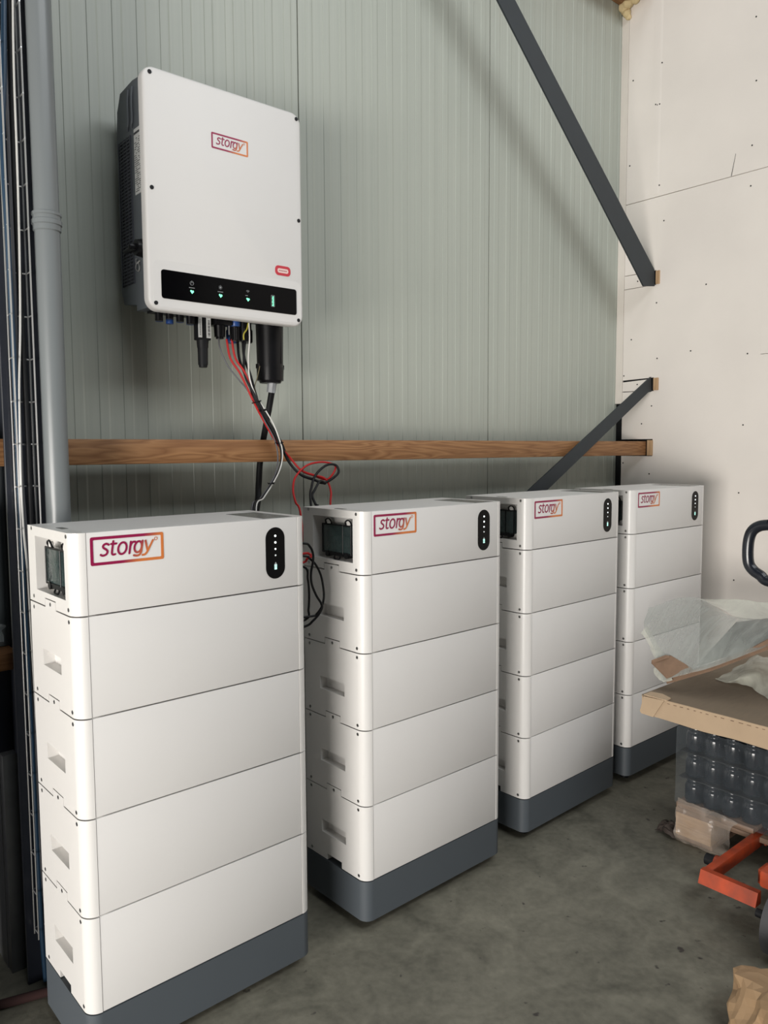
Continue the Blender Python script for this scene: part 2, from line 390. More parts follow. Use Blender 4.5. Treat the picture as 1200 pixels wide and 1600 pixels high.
recenter(tag(obj('foam_blob', bm, foam), 'lump of yellowish expanding foam squeezed under the roof beam', 'foam'))

# --- column
colt = thing('steel_column', 'dark steel column at the left edge behind the wire tray', 'column', (.594, 2.054, 0))
bm = B(); box(bm, (-.070, 0, 0), (.070, .010, 4.1), .001, 1); obj('flange', bm, steeldark, colt)
bm = B(); box(bm, (-.005, .010, 0), (.005, .30, 4.1)); obj('web', bm, steeldark, colt)
bm = B(); box(bm, (-.070, .30, 0), (.070, .310, 4.1), .001, 1); obj('flange', bm, steeldark, colt)
# --- drain pipe
pt = thing('drain_pipe', 'thick grey plastic drain pipe running down beside the dark column', 'pipe', (.6335, 2.015, 0))
PR = .0295
bm = B(); lathe(bm, [(PR, 0), (PR, 4.1)], n=40); obj('pipe', bm, pvc, pt)
bm = B(); z = 1.945; lathe(bm, [(PR, z-.025), (PR+.003, z-.022), (PR+.003, z-.010), (PR+.0055, z-.008), (PR+.0055, z+.002), (PR+.003, z+.004), (PR+.003, z+.012), (PR+.005, z+.014), (PR+.005, z+.020), (PR, z+.022)], n=40)
obj('coupling', bm, pvc, pt)
for zc in (.5, 3.2):
    bm = B(); lathe(bm, [(PR, zc), (PR+.004, zc), (PR+.004, zc+.02), (PR, zc+.02)], n=40); box(bm, (-.004, PR-.004, zc), (.004, .045, zc+.02))
    obj('pipe_clip', bm, galv, pt)
# --- wire tray
tr = thing('wire_cable_tray', 'shiny zinc wire cable tray fixed upright on the dark column', 'cable tray', (.5655, 2.05, .14))
wr_ = .0021; TL = 3.9
for x in (-.0235, .0235):
    for y in (-.006, -.040):
        bm = B(); cyl(bm, (x, y, 0), (x, y, TL), wr_, n=8); obj('long_wire', bm, wire, tr)
k = 0
while .015+k*.104 < TL:
    z = .015+k*.104; bm = B()
    tube(bm, [(-.0235, -.042, z), (-.0235, -.005, z), (.0235, -.005, z), (.0235, -.042, z)], .0019, 6, 1)
    obj('cross_wire', bm, wire, tr); k += 1
# cables in the tray
def cable(name, pts, r, m_, lab, n=10, group=None):
    bm = B(); tube(bm, pts, r, n, 8); return recenter(tag(obj(name, bm, m_, smooth=60), lab, 'cable', group))
cable('white_cable', [atY(18, -500, 2.026), atY(19, -200, 2.026)]+[atY(px, py, 2.026) for px, py in ((20, 5), (22, 120), (26, 230), (29, 330), (31, 430), (31.5, 520), (30, 600), (31, 680), (33, 760), (37, 830), (43, 890))]+[(.560, 2.03, 1.0), (.566, 2.033, .6), (.57, 2.033, .2), (.58, 2.035, .006)], .0028, cabwhite, 'thin white cable running down inside the wire tray')
cable('grey_cable', [(.556, 2.036, 3.9), (.558, 2.036, 3.0), (.560, 2.036, 2.2), (.557, 2.036, 1.4), (.560, 2.036, 1.2), (.566, 2.036, .9), (.560, 2.034, .45), (.568, 2.03, .2), (.59, 2.02, .06), (.62, 2.02, .006)], .004, cabgrey, 'dark grey cable at the back of the wire tray')
cable('blue_cable', [atY(8, -560, 2.022), atY(7, -200, 2.022)]+[atY(px, py, 2.022) for px, py in ((6, 5), (6, 120), (4, 200), (6, 270), (12, 370))]+[(.549, 2.03, 1.5), (.549, 2.034, 1.15), (.553, 2.035, .7), (.556, 2.035, .2), (.56, 2.03, .01)], .0065, bluecab, 'thick blue cable entering the wire tray at the upper left')
cable('black_cable', [(.571, 2.034, 3.9), (.573, 2.034, 2.6), (.569, 2.034, 2.0), (.574, 2.034, 1.4), (.571, 2.034, .8), (.574, 2.034, .3), (.60, 2.02, .01)], .0065, blackmat, 'thick black cable against the right side of the wire tray')
# --- left corner: shelf, post, clear film, rod
sh = thing('wooden_shelf', 'brown wooden shelf board at the left edge behind the column', 'shelf', (-.2, 2.24, .81))
bm = B(); box(bm, (-.9, -.075, 0), (.765, .12, .045), .002); obj('board', bm, shelfwood, sh)
for x in (-.85, .66):
    bm = B(); box(bm, (x-.02, .03, -.81), (x+.02, .07, 0)); obj('leg', bm, steeldark, sh)
bm = B(); box(bm, (-.9, .118, -.81), (.765, .124, 0)); obj('back_board', bm, steeldark, sh)
bm = B(); box(bm, (.53, -.345, -.81), (.55, -.08, .42)); obj('light_blocker', bm, steeldark, sh)  # unseen board added to keep the door light off the column base
bm = B(); box(bm, (.462, 2.130, 0), (.507, 2.132, .595)); box(bm, (.505, 2.130, 0), (.507, 2.16, .595)); box(bm, (.462, 2.130, 0), (.464, 2.16, .595))
bm.free(); bm = B(); box(bm, (.505, 2.130, 0), (.541, 2.165, .595), .0015); box(bm, (.503, 2.163, 0), (.507, 2.26, .595))
recenter(tag(obj('steel_profile', bm, galv), 'galvanised steel profile standing upright on the floor under the shelf', 'steel profile'))
bm = B(); cyl(bm, (.548, 2.28, .857), (.548, 2.28, 1.345), .03, n=28)
recenter(tag(obj('grey_tube', bm, mat('tube_grey', (.10, .12, .13), .35)), 'grey tube standing on the shelf below the short rail end', 'tube'))
def crumple(bm, n, m, f, amp, freq, seed=0):
    vs = [[None]*(m+1) for _ in range(n+1)]
    for i in range(n+1):
        for j in range(m+1):
            p = Vector(f(i/n, j/m)); q = p*freq+Vector((seed, seed*2, 0))
            d = noise.noise_vector(q)+.5*noise.noise_vector(q*2.3)
            c = Vector([abs(t)**.7*(1 if t > 0 else -1) for t in d])
            vs[i][j] = bm.verts.new(p+c*amp)
    for i in range(n):
        for j in range(m): bm.faces.new((vs[i][j], vs[i+1][j], vs[i+1][j+1], vs[i][j+1]))
bm = B(); crumple(bm, 26, 30, lambda s, t: (.28+.26*t, 2.175+.10*s, .885+.11*math.sin(math.pi*(s*.9+.05))*(1-.75*t)), .014, 22, 3)
for v in bm.verts: v.co.z = max(v.co.z, .8575)
recenter(tag(obj('clear_film_bundle', bm, filmwhite if 0 else film('film_bundle', (.5, .55, .57), .42, .12), smooth=0), 'crumpled clear plastic film lying on the shelf', 'plastic film'))
bm = B(); p0, p1 = atZ(-60, 1587, .012), atZ(90, 1545, .012); cyl(bm, p0, p1, .0115, n=12)
recenter(tag(obj('red_rod', bm, rodm), 'dark red rod lying on the floor in the lower left corner', 'rod'))

# ------------------------------------------------------------------ battery towers
W, D, R = .6, .28, .03
ZB, H, NC = .1499, .2218, .1793
G = .0016
def cap(H, T, holes, notch=True, tab=True, mirror=False):
    """side end cap: rounded front corner, screw face with pockets; holes = (y0,y1,z0,z1,depth)"""
    bm = B(); z0, z1 = G, H-G
    ys = {R, D}; zs = {z0, z1}
    if notch: ys |= {.1085, .1785}; zs |= {z0+.0185}
    if tab: ys |= {.110, .177}; zs |= {z1+.0175+2*G-G}
    for h in holes: ys |= {h[0], h[1]}; zs |= {h[2], h[3]}
    ys = sorted(ys); zs = sorted(zs)
    def depth(yc, zc):
        if yc < R or yc > D: return None
        if zc > z1: return 0 if (tab and .110 < yc < .177) else None
        if zc < z0: return None
        if notch and .1085 < yc < .1785 and zc < z0+.0185: return None
        for h in holes:
            if h[0] < yc < h[1] and h[2] < zc < h[3]: return h[4]
        return 0
    cache = {}
    def V(x, y, z):
        k = (round(x, 5), round(y, 5), round(z, 5))
        if k not in cache: cache[k] = bm.verts.new((x, y, z))
        return cache[k]
    def quad(*p):
        try: bm.faces.new([V(*q) for q in p])
        except ValueError: pass
    yc = [(a+b)/2 for a, b in zip(ys, ys[1:])]; zc = [(a+b)/2 for a, b in zip(zs, zs[1:])]
    dd = [[depth(y, z) for z in zc] for y in yc]
    def get(i, j): return dd[i][j] if 0 <= i < len(yc) and 0 <= j < len(zc) else None
    for i in range(len(yc)):
        for j in range(len(zc)):
            a = dd[i][j]
            if a is None: continue
            quad((a, ys[i], zs[j]), (a, ys[i+1], zs[j]), (a, ys[i+1], zs[j+1]), (a, ys[i], zs[j+1]))
            for di, dj, p, q in ((1, 0, (ys[i+1], zs[j]), (ys[i+1], zs[j+1])), (-1, 0, (ys[i], zs[j]), (ys[i], zs[j+1])), (0, 1, (ys[i], zs[j+1]), (ys[i+1], zs[j+1])), (0, -1, (ys[i], zs[j]), (ys[i+1], zs[j]))):
                b = get(i+di, j+dj)
                if di == -1 and i == 0: continue
                bb = min(T, .0305) if b is None else b
                if b is None and a > bb: continue
                if bb > a: quad((a, *p), (bb, *p), (bb, *q), (a, *q))
    # rounded front corner
    n = 9; arc = [(R-R*math.cos(math.pi/2*k/n), R-R*math.sin(math.pi/2*k/n)) for k in range(n+1)]
    for (xa, ya), (xb, yb) in zip(arc, arc[1:]):
        zz = [z for z in zs if z0 <= z <= z1] if (xa, ya) == arc[0] else [z0, z1]
        if (xa, ya) == arc[0] and len(zz) > 2:
            bm.faces.new([V(xa, ya, z) for z in zz]+[V(xb, yb, z1), V(xb, yb, z0)])
        else: quad((xa, ya, z0), (xb, yb, z0), (xb, yb, z1), (xa, ya, z1))
    for z in (z0, z1):
        bm.faces.new([V(x, y, z) for x, y in arc]+[V(R, R, z)])
    quad((R, 0, z0), (R, .022, z0), (R, .022, z1), (R, 0, z1))
    if mirror:
        for v in bm.verts: v.co.x = W-v.co.x
    bmesh.ops.recalc_face_normals(bm, faces=bm.faces)
    return bm
def screw_bm(y, z, x=0):
    bm = B(); cyl(bm, (x-.0006, y, z), (x+.002, y, z), .0046, n=14)
    box(bm, (x-.0012, y-.0032, z-.0007), (x-.0004, y+.0032, z+.0007)); return bm
def make_module():
    bm = B(); box(bm, (.0285, .02, 0), (W-.0285, D-.002, H)); mod = obj('battery_module', bm, coredark, smooth=0)
    obj('side_panel', cap(H, .0285, [(.088, .204, .082, .120, .026)]), whitecap, mod, recalc=False, smooth=25)
    obj('side_panel', cap(H, .0285, [], mirror=True), whitecap, mod, recalc=False, smooth=25)
    bm = B(); box(bm, (R+.0009, .0006, G), (W-R-.0009, .02, H-G), .001, 2); obj('front_panel', bm, white, mod)
    for y, z in ((.030, .0135), (.030, H-.0125), (.255, .0135), (.255, H-.0125), (.143, H+.0085)):
        obj('screw', screw_bm(y, z), screwm, mod)
    return mod
def stroke(bm, pts, w, y0, y1, closed=False, sub=6):
    """flat ribbon with round ends along a smooth line in the x-z plane"""
    P = spline([(x, 0, z) for x, z in pts], sub)
    if len(P) == 2: P = [P[0].lerp(P[1], k/4) for k in range(5)]
    n = len(P); A, Bp = [], []
    for i, p in enumerate(P):
        t = (P[(i+1) % (n-1)]-P[(i-1) % (n-1)]) if closed else (P[min(i+1, n-1)]-P[max(i-1, 0)])
        t.normalize(); nn = Vector((-t.z, 0, t.x))*w/2
        A.append(p+nn); Bp.append(p-nn)
    fa = [bm.verts.new((p.x, y0, p.z)) for p in A]; fb = [bm.verts.new((p.x, y0, p.z)) for p in Bp]
    for i in range(n-1): bm.faces.new((fa[i], fa[i+1], fb[i+1], fb[i]))
    if not closed:
        for e, o in ((P[0], P[1]), (P[-1], P[-2])):
            t = (e-o).normalized(); a0 = math.atan2(t.z, t.x)
            vs = [bm.verts.new((e.x+w/2*math.cos(a0+math.pi*(k/8-.5)), y0, e.z+w/2*math.sin(a0+math.pi*(k/8-.5)))) for k in range(9)]
            bm.faces.new(vs)
def word_bm(bm, x0, z0, sx, sz):
    def ell(cx, cz, rx, rz): return [(cx+rx*math.cos(a), cz+rz*math.sin(a)) for a in [2*math.pi*k/16 for k in range(17)]]
    L_ = [([(.60, .90), (.42, .99), (.24, .97), (.12, .85), (.15, .69), (.32, .57), (.50, .45), (.58, .29), (.50, .10), (.30, .01), (.12, .02), (.0, .09)], 0, False),
          ([(.16, 1.17), (.16, .80), (.16, .28), (.21, .08), (.34, .01), (.47, .04)], .82, False), ([(.0, .95), (.46, .95)], .82, False),
          (ell(.40, .5, .38, .5), 1.50, True), ([(.06, .0), (.06, 1.0)], 2.55, False), ([(.06, .62), (.13, .82), (.26, .96), (.46, .97)], 2.55, False),
          (ell(.36, .5, .34, .48), 3.0, True), ([(.72, 1.0), (.72, .30), (.69, -.02), (.56, -.22), (.32, -.27), (.06, -.22)], 3.0, False),
          ([(.02, .98), (.34, .06)], 3.98, False), ([(.72, .98), (.36, .10), (.22, -.13), (.08, -.24), (-.10, -.25)], 3.98, False)]
    for k, (p, ox, cl) in enumerate(L_):
        q = [(x0+(x+ox+.17*z)*sx, z0+z*sz) for x, z in p]
        stroke(bm, q, 0.19*sx, -.0006-.00002*k, 0, cl)
def ring_bm(outer, inner, y0, y1):
    bm = B(); n = len(outer)
    vo = [[bm.verts.new((x, y, z)) for x, z in outer] for y in (y0, y1)]; vi = [[bm.verts.new((x, y, z)) for x, z in inner] for y in (y0, y1)]
    for i in range(n):
        j = (i+1) % n
        bm.faces.new((vo[0][i], vo[0][j], vi[0][j], vi[0][i])); bm.faces.new((vo[0][i], vo[1][i], vo[1][j], vo[0][j])); bm.faces.new((vi[0][j], vi[1][j], vi[1][i], vi[0][i]))
    return bm
def logo_bm(lw, lh):
    """printed frame + word, lower left corner at the origin, facing -y"""
    bm = ring_bm(rrect(0, 0, lw, lh, .004, 4), rrect(.0062, .0062, lw-.0062, lh-.0062, .002, 4), -.0006, 0)
    word_bm(bm, .0215, .0200, .0243, .0250)
    c = (.1470, .0475)
    ci = [(math.cos(2*math.pi*k/20), math.sin(2*math.pi*k/20)) for k in range(20)]
    r2 = ring_bm([(c[0]+.0040*a, c[1]+.0040*b) for a, b in ci], [(c[0]+.0028*a, c[1]+.0028*b) for a, b in ci], -.0006, 0)
    me = bpy.data.meshes.new('t'); r2.to_mesh(me); bm.from_mesh(me); r2.free(); bpy.data.meshes.remove(me)
    return bm
logo_src = logo_bm(.165, .061); logo_mesh = bpy.data.meshes.new('brand_print'); logo_src.to_mesh(logo_mesh); logo_src.free(); logo_mesh.materials.append(logom)
def logo(parent, loc, s=1):
    o = bpy.data.objects.new('brand_print', logo_mesh); COL.objects.link(o); o.parent = parent; o.location = loc; o.scale = (s, 1, s); return o
def xz_plate(pts, y0, y1):
    bm = B(); prism(bm, [(x, y0, z) for x, z in pts], (0, y1-y0, 0)); return bm

tower = thing('battery_tower', 'x', 'battery tower', group=None)
bm = B()
outl = rrect(0, 0, W, 1, R, 9)
pl = []
for cx, cy, a0 in ((R, R, 180), (W-R, R, 270)):
    for k in range(10):
        a = math.radians(a0+90*k/9); pl.append((cx+R*math.cos(a), cy+R*math.sin(a)))
pl += [(W, D), (0, D)]
prism(bm, [(x, y, .030) for x, y in pl], (0, 0, ZB-G-.030))
base = obj('base', bm, basegrey, tower, smooth=30)
for x in (.06, W-.06):
    for y in (.05, D-.05):
        bm = B(); lathe(bm, [(.016, 0), (.019, .003), (.019, .012), (.008, .014), (.008, .030)], (x, y, 0), 18); obj('foot', bm, black, base)
mod = make_module(); mod.parent = tower; mod.location = (0, 0, ZB)
for k in range(1, 4):
    c = dup(mod, tower); c.location = (0, 0, ZB+k*H)
# control module on top
H2 = NC; ZC = ZB+4*H
bm = B(); box(bm, (.062, .02, 0), (W-.0285, D-.002, H2-.004)); ctrl = obj('control_module', bm, coredark, tower, smooth=0); ctrl.location = (0, 0, ZC)
RY0, RY1, RZ0, RZ1, RD = .045, .230, .032, .156, .045
obj('side_panel', cap(H2, .060, [(RY0, RY1, RZ0, RZ1, RD)], tab=False), whitecap, ctrl, recalc=False, smooth=25)
obj('side_panel', cap(H2, .0285, [], tab=False, mirror=True), whitecap, ctrl, recalc=False, smooth=25)
bm = B(); box(bm, (R+.0009, .0006, G), (W-R-.0009, .02, H2-G-.0002), .001, 2); obj('front_panel', bm, white, ctrl)
bm = B(); box(bm, (R+.0005, .0208, H2-.006), (W-R-.0005, D, H2-G), .0006, 1); obj('lid', bm, white, ctrl)
for y, z in ((.030, .0135), (.030, H2-.0095), (.252, .0135), (.252, H2-.0075)):
    obj('screw', screw_bm(y, z), screwm, ctrl)
logo(ctrl, (.039, .0005, .1062))
# display capsule with its lights
bm = xz_plate(rrect(.474, .0265, .530, .156, .0279, 10), -.0004, .002); obj('display', bm, glassblack, ctrl)
for z, mm, r in ((.1345, led, .0028), (.1180, led, .0028), (.1015, led, .0023), (.0855, leddim, .0023)):
    bm = B(); cyl(bm, (.502, -.0012, z), (.502, 0, z), r, n=10); obj('status_light', bm, mm, ctrl)
bm = B()
for z in (.0500, .0545, .0590): box(bm, (.4985, -.0012, z), (.5055, 0, z+.003))
obj('charge_light', bm, ledteal, ctrl)
bm = B(); box(bm, (.4992, -.0012, .0635), (.5048, 0, .0648)); box(bm, (.501, -.0012, .0665), (.503, 0, .0675)); obj('charge_icon', bm, leddim, ctrl)
# breaker recess
bm = B(); prism(bm, [(.0440, y, z) for y, z in rrect(.056, .045, .214, .152, .012)], (-.006, 0, 0)); obj('breaker_frame', bm, whitecap, ctrl)
bm = B(); box(bm, (.033, .075, .055), (.040, .192, .130)); 
for k in range(6): box(bm, (.025, .085+k*.017, .075), (.034, .097+k*.017, .098), .001)
obj('breaker_switches', bm, mat('switch_grey', (.035, .037, .042), .4), ctrl)
bm = B(); box(bm, (.0125, .067, .050), (.038, .200, .134), .006, 3); obj('breaker_cover', bm, smoke, ctrl)
bm = B()
for z in (.050, .132): box(bm, (.011, .066, z-.0022), (.014, .201, z+.0022), .001, 1)
for y in (.068, .105, .199): box(bm, (.0105, y-.0018, .050), (.014, y+.0018, .133), .0008, 1)
for y in (.080, .172):
    tube(bm, [(.016, y-.012, .132), (.012, y-.012, .143), (.012, y, .149), (.012, y+.012, .143), (.016, y+.012, .132)], .0022, 6, 4)
for y in (.088, .176): cyl(bm, (.010, y, .046), (.030, y, .046), .009, n=14)
box(bm, (.012, .088, .042), (.024, .176, .052)); tube(bm, [(.014, .118, .044), (.010, .120, .034), (.010, .142, .034), (.014, .144, .044)], .0022, 6, 4)
obj('cover_frame', bm, black, ctrl)
for y in (.080, .172):
    bm = B(); cyl(bm, (.013, y, .139), (.020, y, .139), .0075, n=14); obj('hinge_screw', bm, whitecap, ctrl)
# lid details: glossy vent plate and small slot
bm = B(); box(bm, (.480, .016, H2-G-.0002), (.566, .200, H2-G+.0006)); obj('vent_plate', bm, mat('vent_plate', (.20, .21, .20), .25, var=.3, vscale=12), ctrl)
bm = B(); box(bm, (.022, .115, H2-G), (.036, .155, H2-G+.0007)); obj('lid_slot', bm, mat('slot_grey', (.12, .12, .11), .4), ctrl)
# four towers standing in a row
units = [(.5359, 1.6316, .0212), (1.3222, 1.6447, .0232), (2.0723, 1.6826, .0348), (2.7621, 1.7088, .0031)]
labs = ['white battery tower nearest the camera, at the left below the wall unit',
        'white battery tower second from the left with black cable loops hanging at its back corner',
        'white battery tower third from the left, below the crossing steel brace and rail',
        'white battery tower at the far right end of the row, by the pale wall']
towers = [tower]+[dup(tower) for _ in range(3)]
for t_, u_, l_ in zip(towers, units, labs):
    t_.location = (u_[0], u_[1], 0); t_.rotation_euler = (0, 0, u_[2]); t_['label'] = l_
t3 = [c for c in towers[2].children if c.name.startswith('control_module')][0]
bm = B(); box(bm, (.018, RY0-.0004, .082), (.034, RY0+.0008, .112)); box(bm, (.020, RY0-.0004, .116), (.032, RY0+.0008, .119)); obj('warning_sticker', bm, redstick, t3)['label'] = 'small dark red sticker'

# ------------------------------------------------------------------ inverter
IX, IY, IZ = .9259, 2.0976, 2.4394 - .66
inv = thing('inverter', 'white wall mounted inverter with grey sides and black status strip', 'inverter', (IX, IY, IZ))
IW, IH = .52, .66
bm = B(); pts = rrect(0, 0, IW, IH, .034, 9)
n = len(pts)
def inset(p, d):
    cx, cz = IW/2, IH/2
    return rrect(d, d, IW-d, IH-d, .034-d*.8, 9)
levels = [(0, .030), (0, .008), (.0012, .0035), (.004, .001), (.0075, 0)]
rings = [[bm.verts.new((x, y, z)) for x, z in inset(pts, d)] for d, y in levels]
for A, Bv in zip(rings, rings[1:]):
    for k in range(n): bm.faces.new((A[k], A[(k+1) % n], Bv[(k+1) % n], Bv[k]))
bm.faces.new(rings[-1]); bm.faces.new(rings[0][::-1])
obj('front_cover', bm, white, inv, smooth=50)
bm = xz_plate(rrect(.015, .010, IW-.008, .140, .02, 6), -.0007, .0005); obj('lower_fascia', bm, white, inv, smooth=0)
# side profile of the body (y depth, z)
bm = B(); side = [(.026, .012), (.115, .012), (.115, .030), (.205, .042), (.222, .080), (.222, .52), (.215, .60), (.19, .645), (.10, .652), (.026, .645)]
prism(bm, [(.014, y, z) for y, z in side], (IW-.028, 0, 0)); obj('body', bm, invgrey, inv, smooth=0)
bm = B(); box(bm, (.08, .222, .15), (.44, .282, .60), .003); box(bm, (.05, .262, .1), (.47, .2805, .62)); obj('wall_bracket', bm, steel, inv)
vent = B(); box(vent, (.0125, .122, .093), (.016, .206, .508)); v_ = obj('side_vent', vent, invdark, inv)
bm = B()
for k in range(42):
    z = .097+k*.0098; box(bm, (.0105, .126, z), (.0142, .200, z+.0042))
for y in (.122, .145, .168, .191, .206): box(bm, (.0102, y-.0014, .093), (.0145, y+.0014, .508))
obj('vent_grille', bm, mat('vent_grey', (.055, .06, .075), .5), v_)
bm = B()
for y in (.100, .128):
    tube(bm, [(.013, y, .635), (.010, y, .60), (.010, y, .545), (.0105, y+.008, .530), (.014, y+.012, .525)], .0035, 8, 5)
obj('lifting_rib', bm, invgrey, inv)
bm = B(); box(bm, (.0125, .041, .335), (.0142, .098, .516)); lb = obj('rating_label', bm, label, inv, smooth=0)
bm = B(); box(bm, (.0118, .043, .500), (.0128, .096, .506))
rnd = random.Random(2)
for r_ in range(26):
    z = .342+r_*.0058; y = .045
    while y < .094:
        l = rnd.uniform(.002, .009)
        if rnd.random() < .72: box(bm, (.0121, y, z), (.0128, min(.095, y+l), z+.0022))
        y += l+.002
obj('fine_print', bm, labelink, lb, smooth=0)
# DC isolator
bm = B(); cyl(bm, (.013, .055, .178), (-.010, .055, .178), .026, .022, 24); box(bm, (-.030, .046, .172), (-.008, .064, .184), .004); cyl(bm, (-.012, .05, .178), (-.014, .118, .176), .010, .006, 12)
obj('rotary_switch', bm, black, inv)
bm = B()
for z in (.150, .200): tube(bm, [(.012, .080, z), (.006, .088, z-.008), (.006, .094, z+.002), (.012, .098, z+.008)], .0025, 6, 5)
tube(bm, [(.010, .085, .145), (.006, .092, .140), (.006, .096, .128), (.010, .088, .120), (.010, .080, .128), (.010, .083, .142)], .002, 6, 5)
obj('lock_ring', bm, wire, inv)
logo(inv, (.205, .0000, IH-.175), .737)
# badge
bm = xz_plate(rrect(.416, IH-.508, .473, IH-.478, .012, 6), -.0008, .0); bd = obj('badge', bm, mat('badge_red', (.50, .03, .05), .4), inv, smooth=0)
bm = xz_plate(rrect(.4245, IH-.5, .4645, IH-.4865, .006, 6), -.0013, -.0007); obj('badge_window', bm, mat('badge_pink', (.75, .55, .52), .4), bd, smooth=0)
bm = B()
for k in range(5): box(bm, (.430+k*.006, -.0016, IH-.4945), (.434+k*.006, -.0012, IH-.492))
obj('badge_print', bm, redstick, bd, smooth=0)
# status strip
bm = xz_plate(rrect(.038, IH-.625, .4935, IH-.545, .008, 5), -.0018, 0); sp_ = obj('status_strip', bm, glassblack, inv, smooth=0)
for k, x in enumerate((.131, .223, .316)):
    bm = B(); z = IH-.5965; prism(bm, [(x-.006, -.0024, z+.002), (x-.003, -.0024, z+.005), (x, -.0024, z+.003), (x+.004, -.0024, z+.004), (x+.006, -.0024, z+.0), (x, -.0024, z-.006)], (0, .001, 0))
    obj('status_light', bm, ledgreen, sp_, smooth=0)
    bm = B(); zi = IH-.5725
    if k == 0:
        tube(bm, [(x+.0055*math.cos(a), -.0022, zi+.0055*math.sin(a)) for a in [math.radians(115+310*i/10) for i in range(11)]], .0006, 5, 1); box(bm, (x-.0006, -.0026, zi), (x+.0006, -.0018, zi+.007))
    elif k == 1:
        cyl(bm, (x, -.0026, zi), (x, -.0018, zi), .0028, n=12)
        for i in range(8):
            a = i*math.pi/4; tube(bm, [(x+.004*math.cos(a), -.0022, zi+.004*math.sin(a)), (x+.006*math.cos(a), -.0022, zi+.006*math.sin(a))], .0006, 5, 1)
    else:
        for rr in (.002, .0045, .007):
            tube(bm, [(x+rr*math.cos(a), -.0022, zi-.004+rr*math.sin(a)) for a in [math.radians(40+100*i/6) for i in range(7)]], .0006, 5, 1)
    obj('icon', bm, iconm, sp_)
    bm = B()
    for i in range(6 if k < 2 else 3): box(bm, (x-.009+i*.003, -.0024, IH-.5865), (x-.0068+i*.003, -.0018, IH-.5845))
    obj('caption', bm, iconm, sp_, smooth=0)
bm = B(); x = .405
for i in range(6): box(bm, (x-.003+(i % 2)*.0012, -.0026, IH-.606+i*.0052), (x+.003, -.0018, IH-.6025+i*.0052))
obj('charge_light', bm, ledgreen, sp_, smooth=0)
o_ = rrect(x-.0062, IH-.6085, x+.0062, IH-.573, .002, 3); i_ = rrect(x-.0052, IH-.6075, x+.0052, IH-.574, .0015, 3)
bm = ring_bm(o_, i_, -.0024, -.0018); obj('icon', bm, iconm, sp_, smooth=0)
for x, z in ((.021, .006), (.503, .009), (.018, .326), (.507, .328), (.021, .640), (.501, .640)):
    bm = B(); cyl(bm, (x, -.0014, IH-max(z, .0175)), (x, .002, IH-max(z, .0175)), .0058, n=16); obj('screw', bm, blackmat, inv)
# underside connectors
def part(name, bm, m_, p=inv, **k): return obj(name, bm, m_, p, **k)
inv.location = (IX, IY, IZ)
def L(x, y, z): return (x-IX, y-IY, z-IZ)
for i in range(8):
    bm = B(); x = .985+i*.0165; y = 2.165+.035*(i % 2)
    cyl(bm, L(x, y, 1.800), L(x, y, 1.762+.004*(i % 3)), .0112, n=14); part('solar_connector', bm, blue if i % 2 else black)
    if i % 2 == 0:
        bm = B(); lathe(bm, [(.009, -.005), (.010, 0), (.009, .005)], L(x, y, 1.785), 14); part('connector_ring', bm, blue)
bm = B(); box(bm, L(.965, 2.13, 1.785), L(1.10, 2.20, 1.797)); part('connector_plate', bm, black)
bm = B(); box(bm, L(1.118, 2.180, 1.722), L(1.160, 2.214, 1.80), .003); cyl(bm, L(1.139, 2.197, 1.724), L(1.139, 2.197, 1.700), .0185, .017); cyl(bm, L(1.139, 2.197, 1.703), L(1.139, 2.197, 1.648), .0160, .0150); cyl(bm, L(1.139, 2.197, 1.648), L(1.139, 2.197, 1.640), .0135, .012)
dg_ = part('radio_stick', bm, blackmat)
bm = B(); box(bm, L(1.1175, 2.176, 1.728), L(1.1275, 2.1815, 1.79)); part('stick_label', bm, label, dg_, smooth=0)
bm = B(); box(bm, L(1.144, 2.1765, 1.728), L(1.1575, 2.1815, 1.79)); part('stick_label', bm, label, dg_, smooth=0)
bm = B()
for i in range(14):
    box(bm, L(1.1475, 2.1758, 1.733+i*.0035), L(1.154, 2.1766, 1.733+i*.0035+(.0022 if i % 3 else .001)))
part('label_print', bm, labelink, dg_, smooth=0)
bm = B()
for i in range(10): box(bm, L(1.1195, 2.1752, 1.735+i*.005), L(1.1225, 2.1761, 1.7375+i*.005))
part('label_print', bm, labelink, dg_, smooth=0)
bm = B(); box(bm, L(1.172, 2.17, 1.772), L(1.228, 2.23, 1.80), .002); cyl(bm, L(1.200, 2.2, 1.775), L(1.200, 2.2, 1.738), .0185, .0165); cyl(bm, L(1.2, 2.2, 1.74), L(1.2, 2.2, 1.732), .012)
part('data_port', bm, black)
bm = B(); cyl(bm, L(1.222, 2.18, 1.80), L(1.222, 2.18, 1.745), .0022, n=8); part('seal_pin', bm, wire)
for i, (x, y) in enumerate(((1.247, 2.185), (1.276, 2.185), (1.300, 2.205), (1.262, 2.235))):
    bm = B(); cyl(bm, L(x, y, 1.80), L(x, y, 1.765), .0145); cyl(bm, L(x, y, 1.77), L(x, y, 1.728), .0165, .0158)
    for a in range(10):
        an = a*math.pi/5; cyl(bm, L(x+.0162*math.cos(an), y+.0162*math.sin(an), 1.768), L(x+.0158*math.cos(an), y+.0158*math.sin(an), 1.73), .002, n=6)
    part('battery_connector', bm, black if i != 3 else blue)
bm = B(); lathe(bm, [(.015, 1.772-IZ), (.0165, 1.775-IZ), (.0165, 1.792-IZ), (.015, 1.795-IZ)], L(1.247, 2.185, IZ), 20); part('connector_collar', bm, blue)
bm = B()
cyl(bm, L(1.382, 2.2, 1.80), L(1.382, 2.2, 1.655), .045, .0425, 32); cyl(bm, L(1.382, 2.2, 1.655), L(1.382, 2.2, 1.612), .0445, .043, 32); cyl(bm, L(1.382, 2.2, 1.613), L(1.382, 2.2, 1.604), .038, .034, 32)
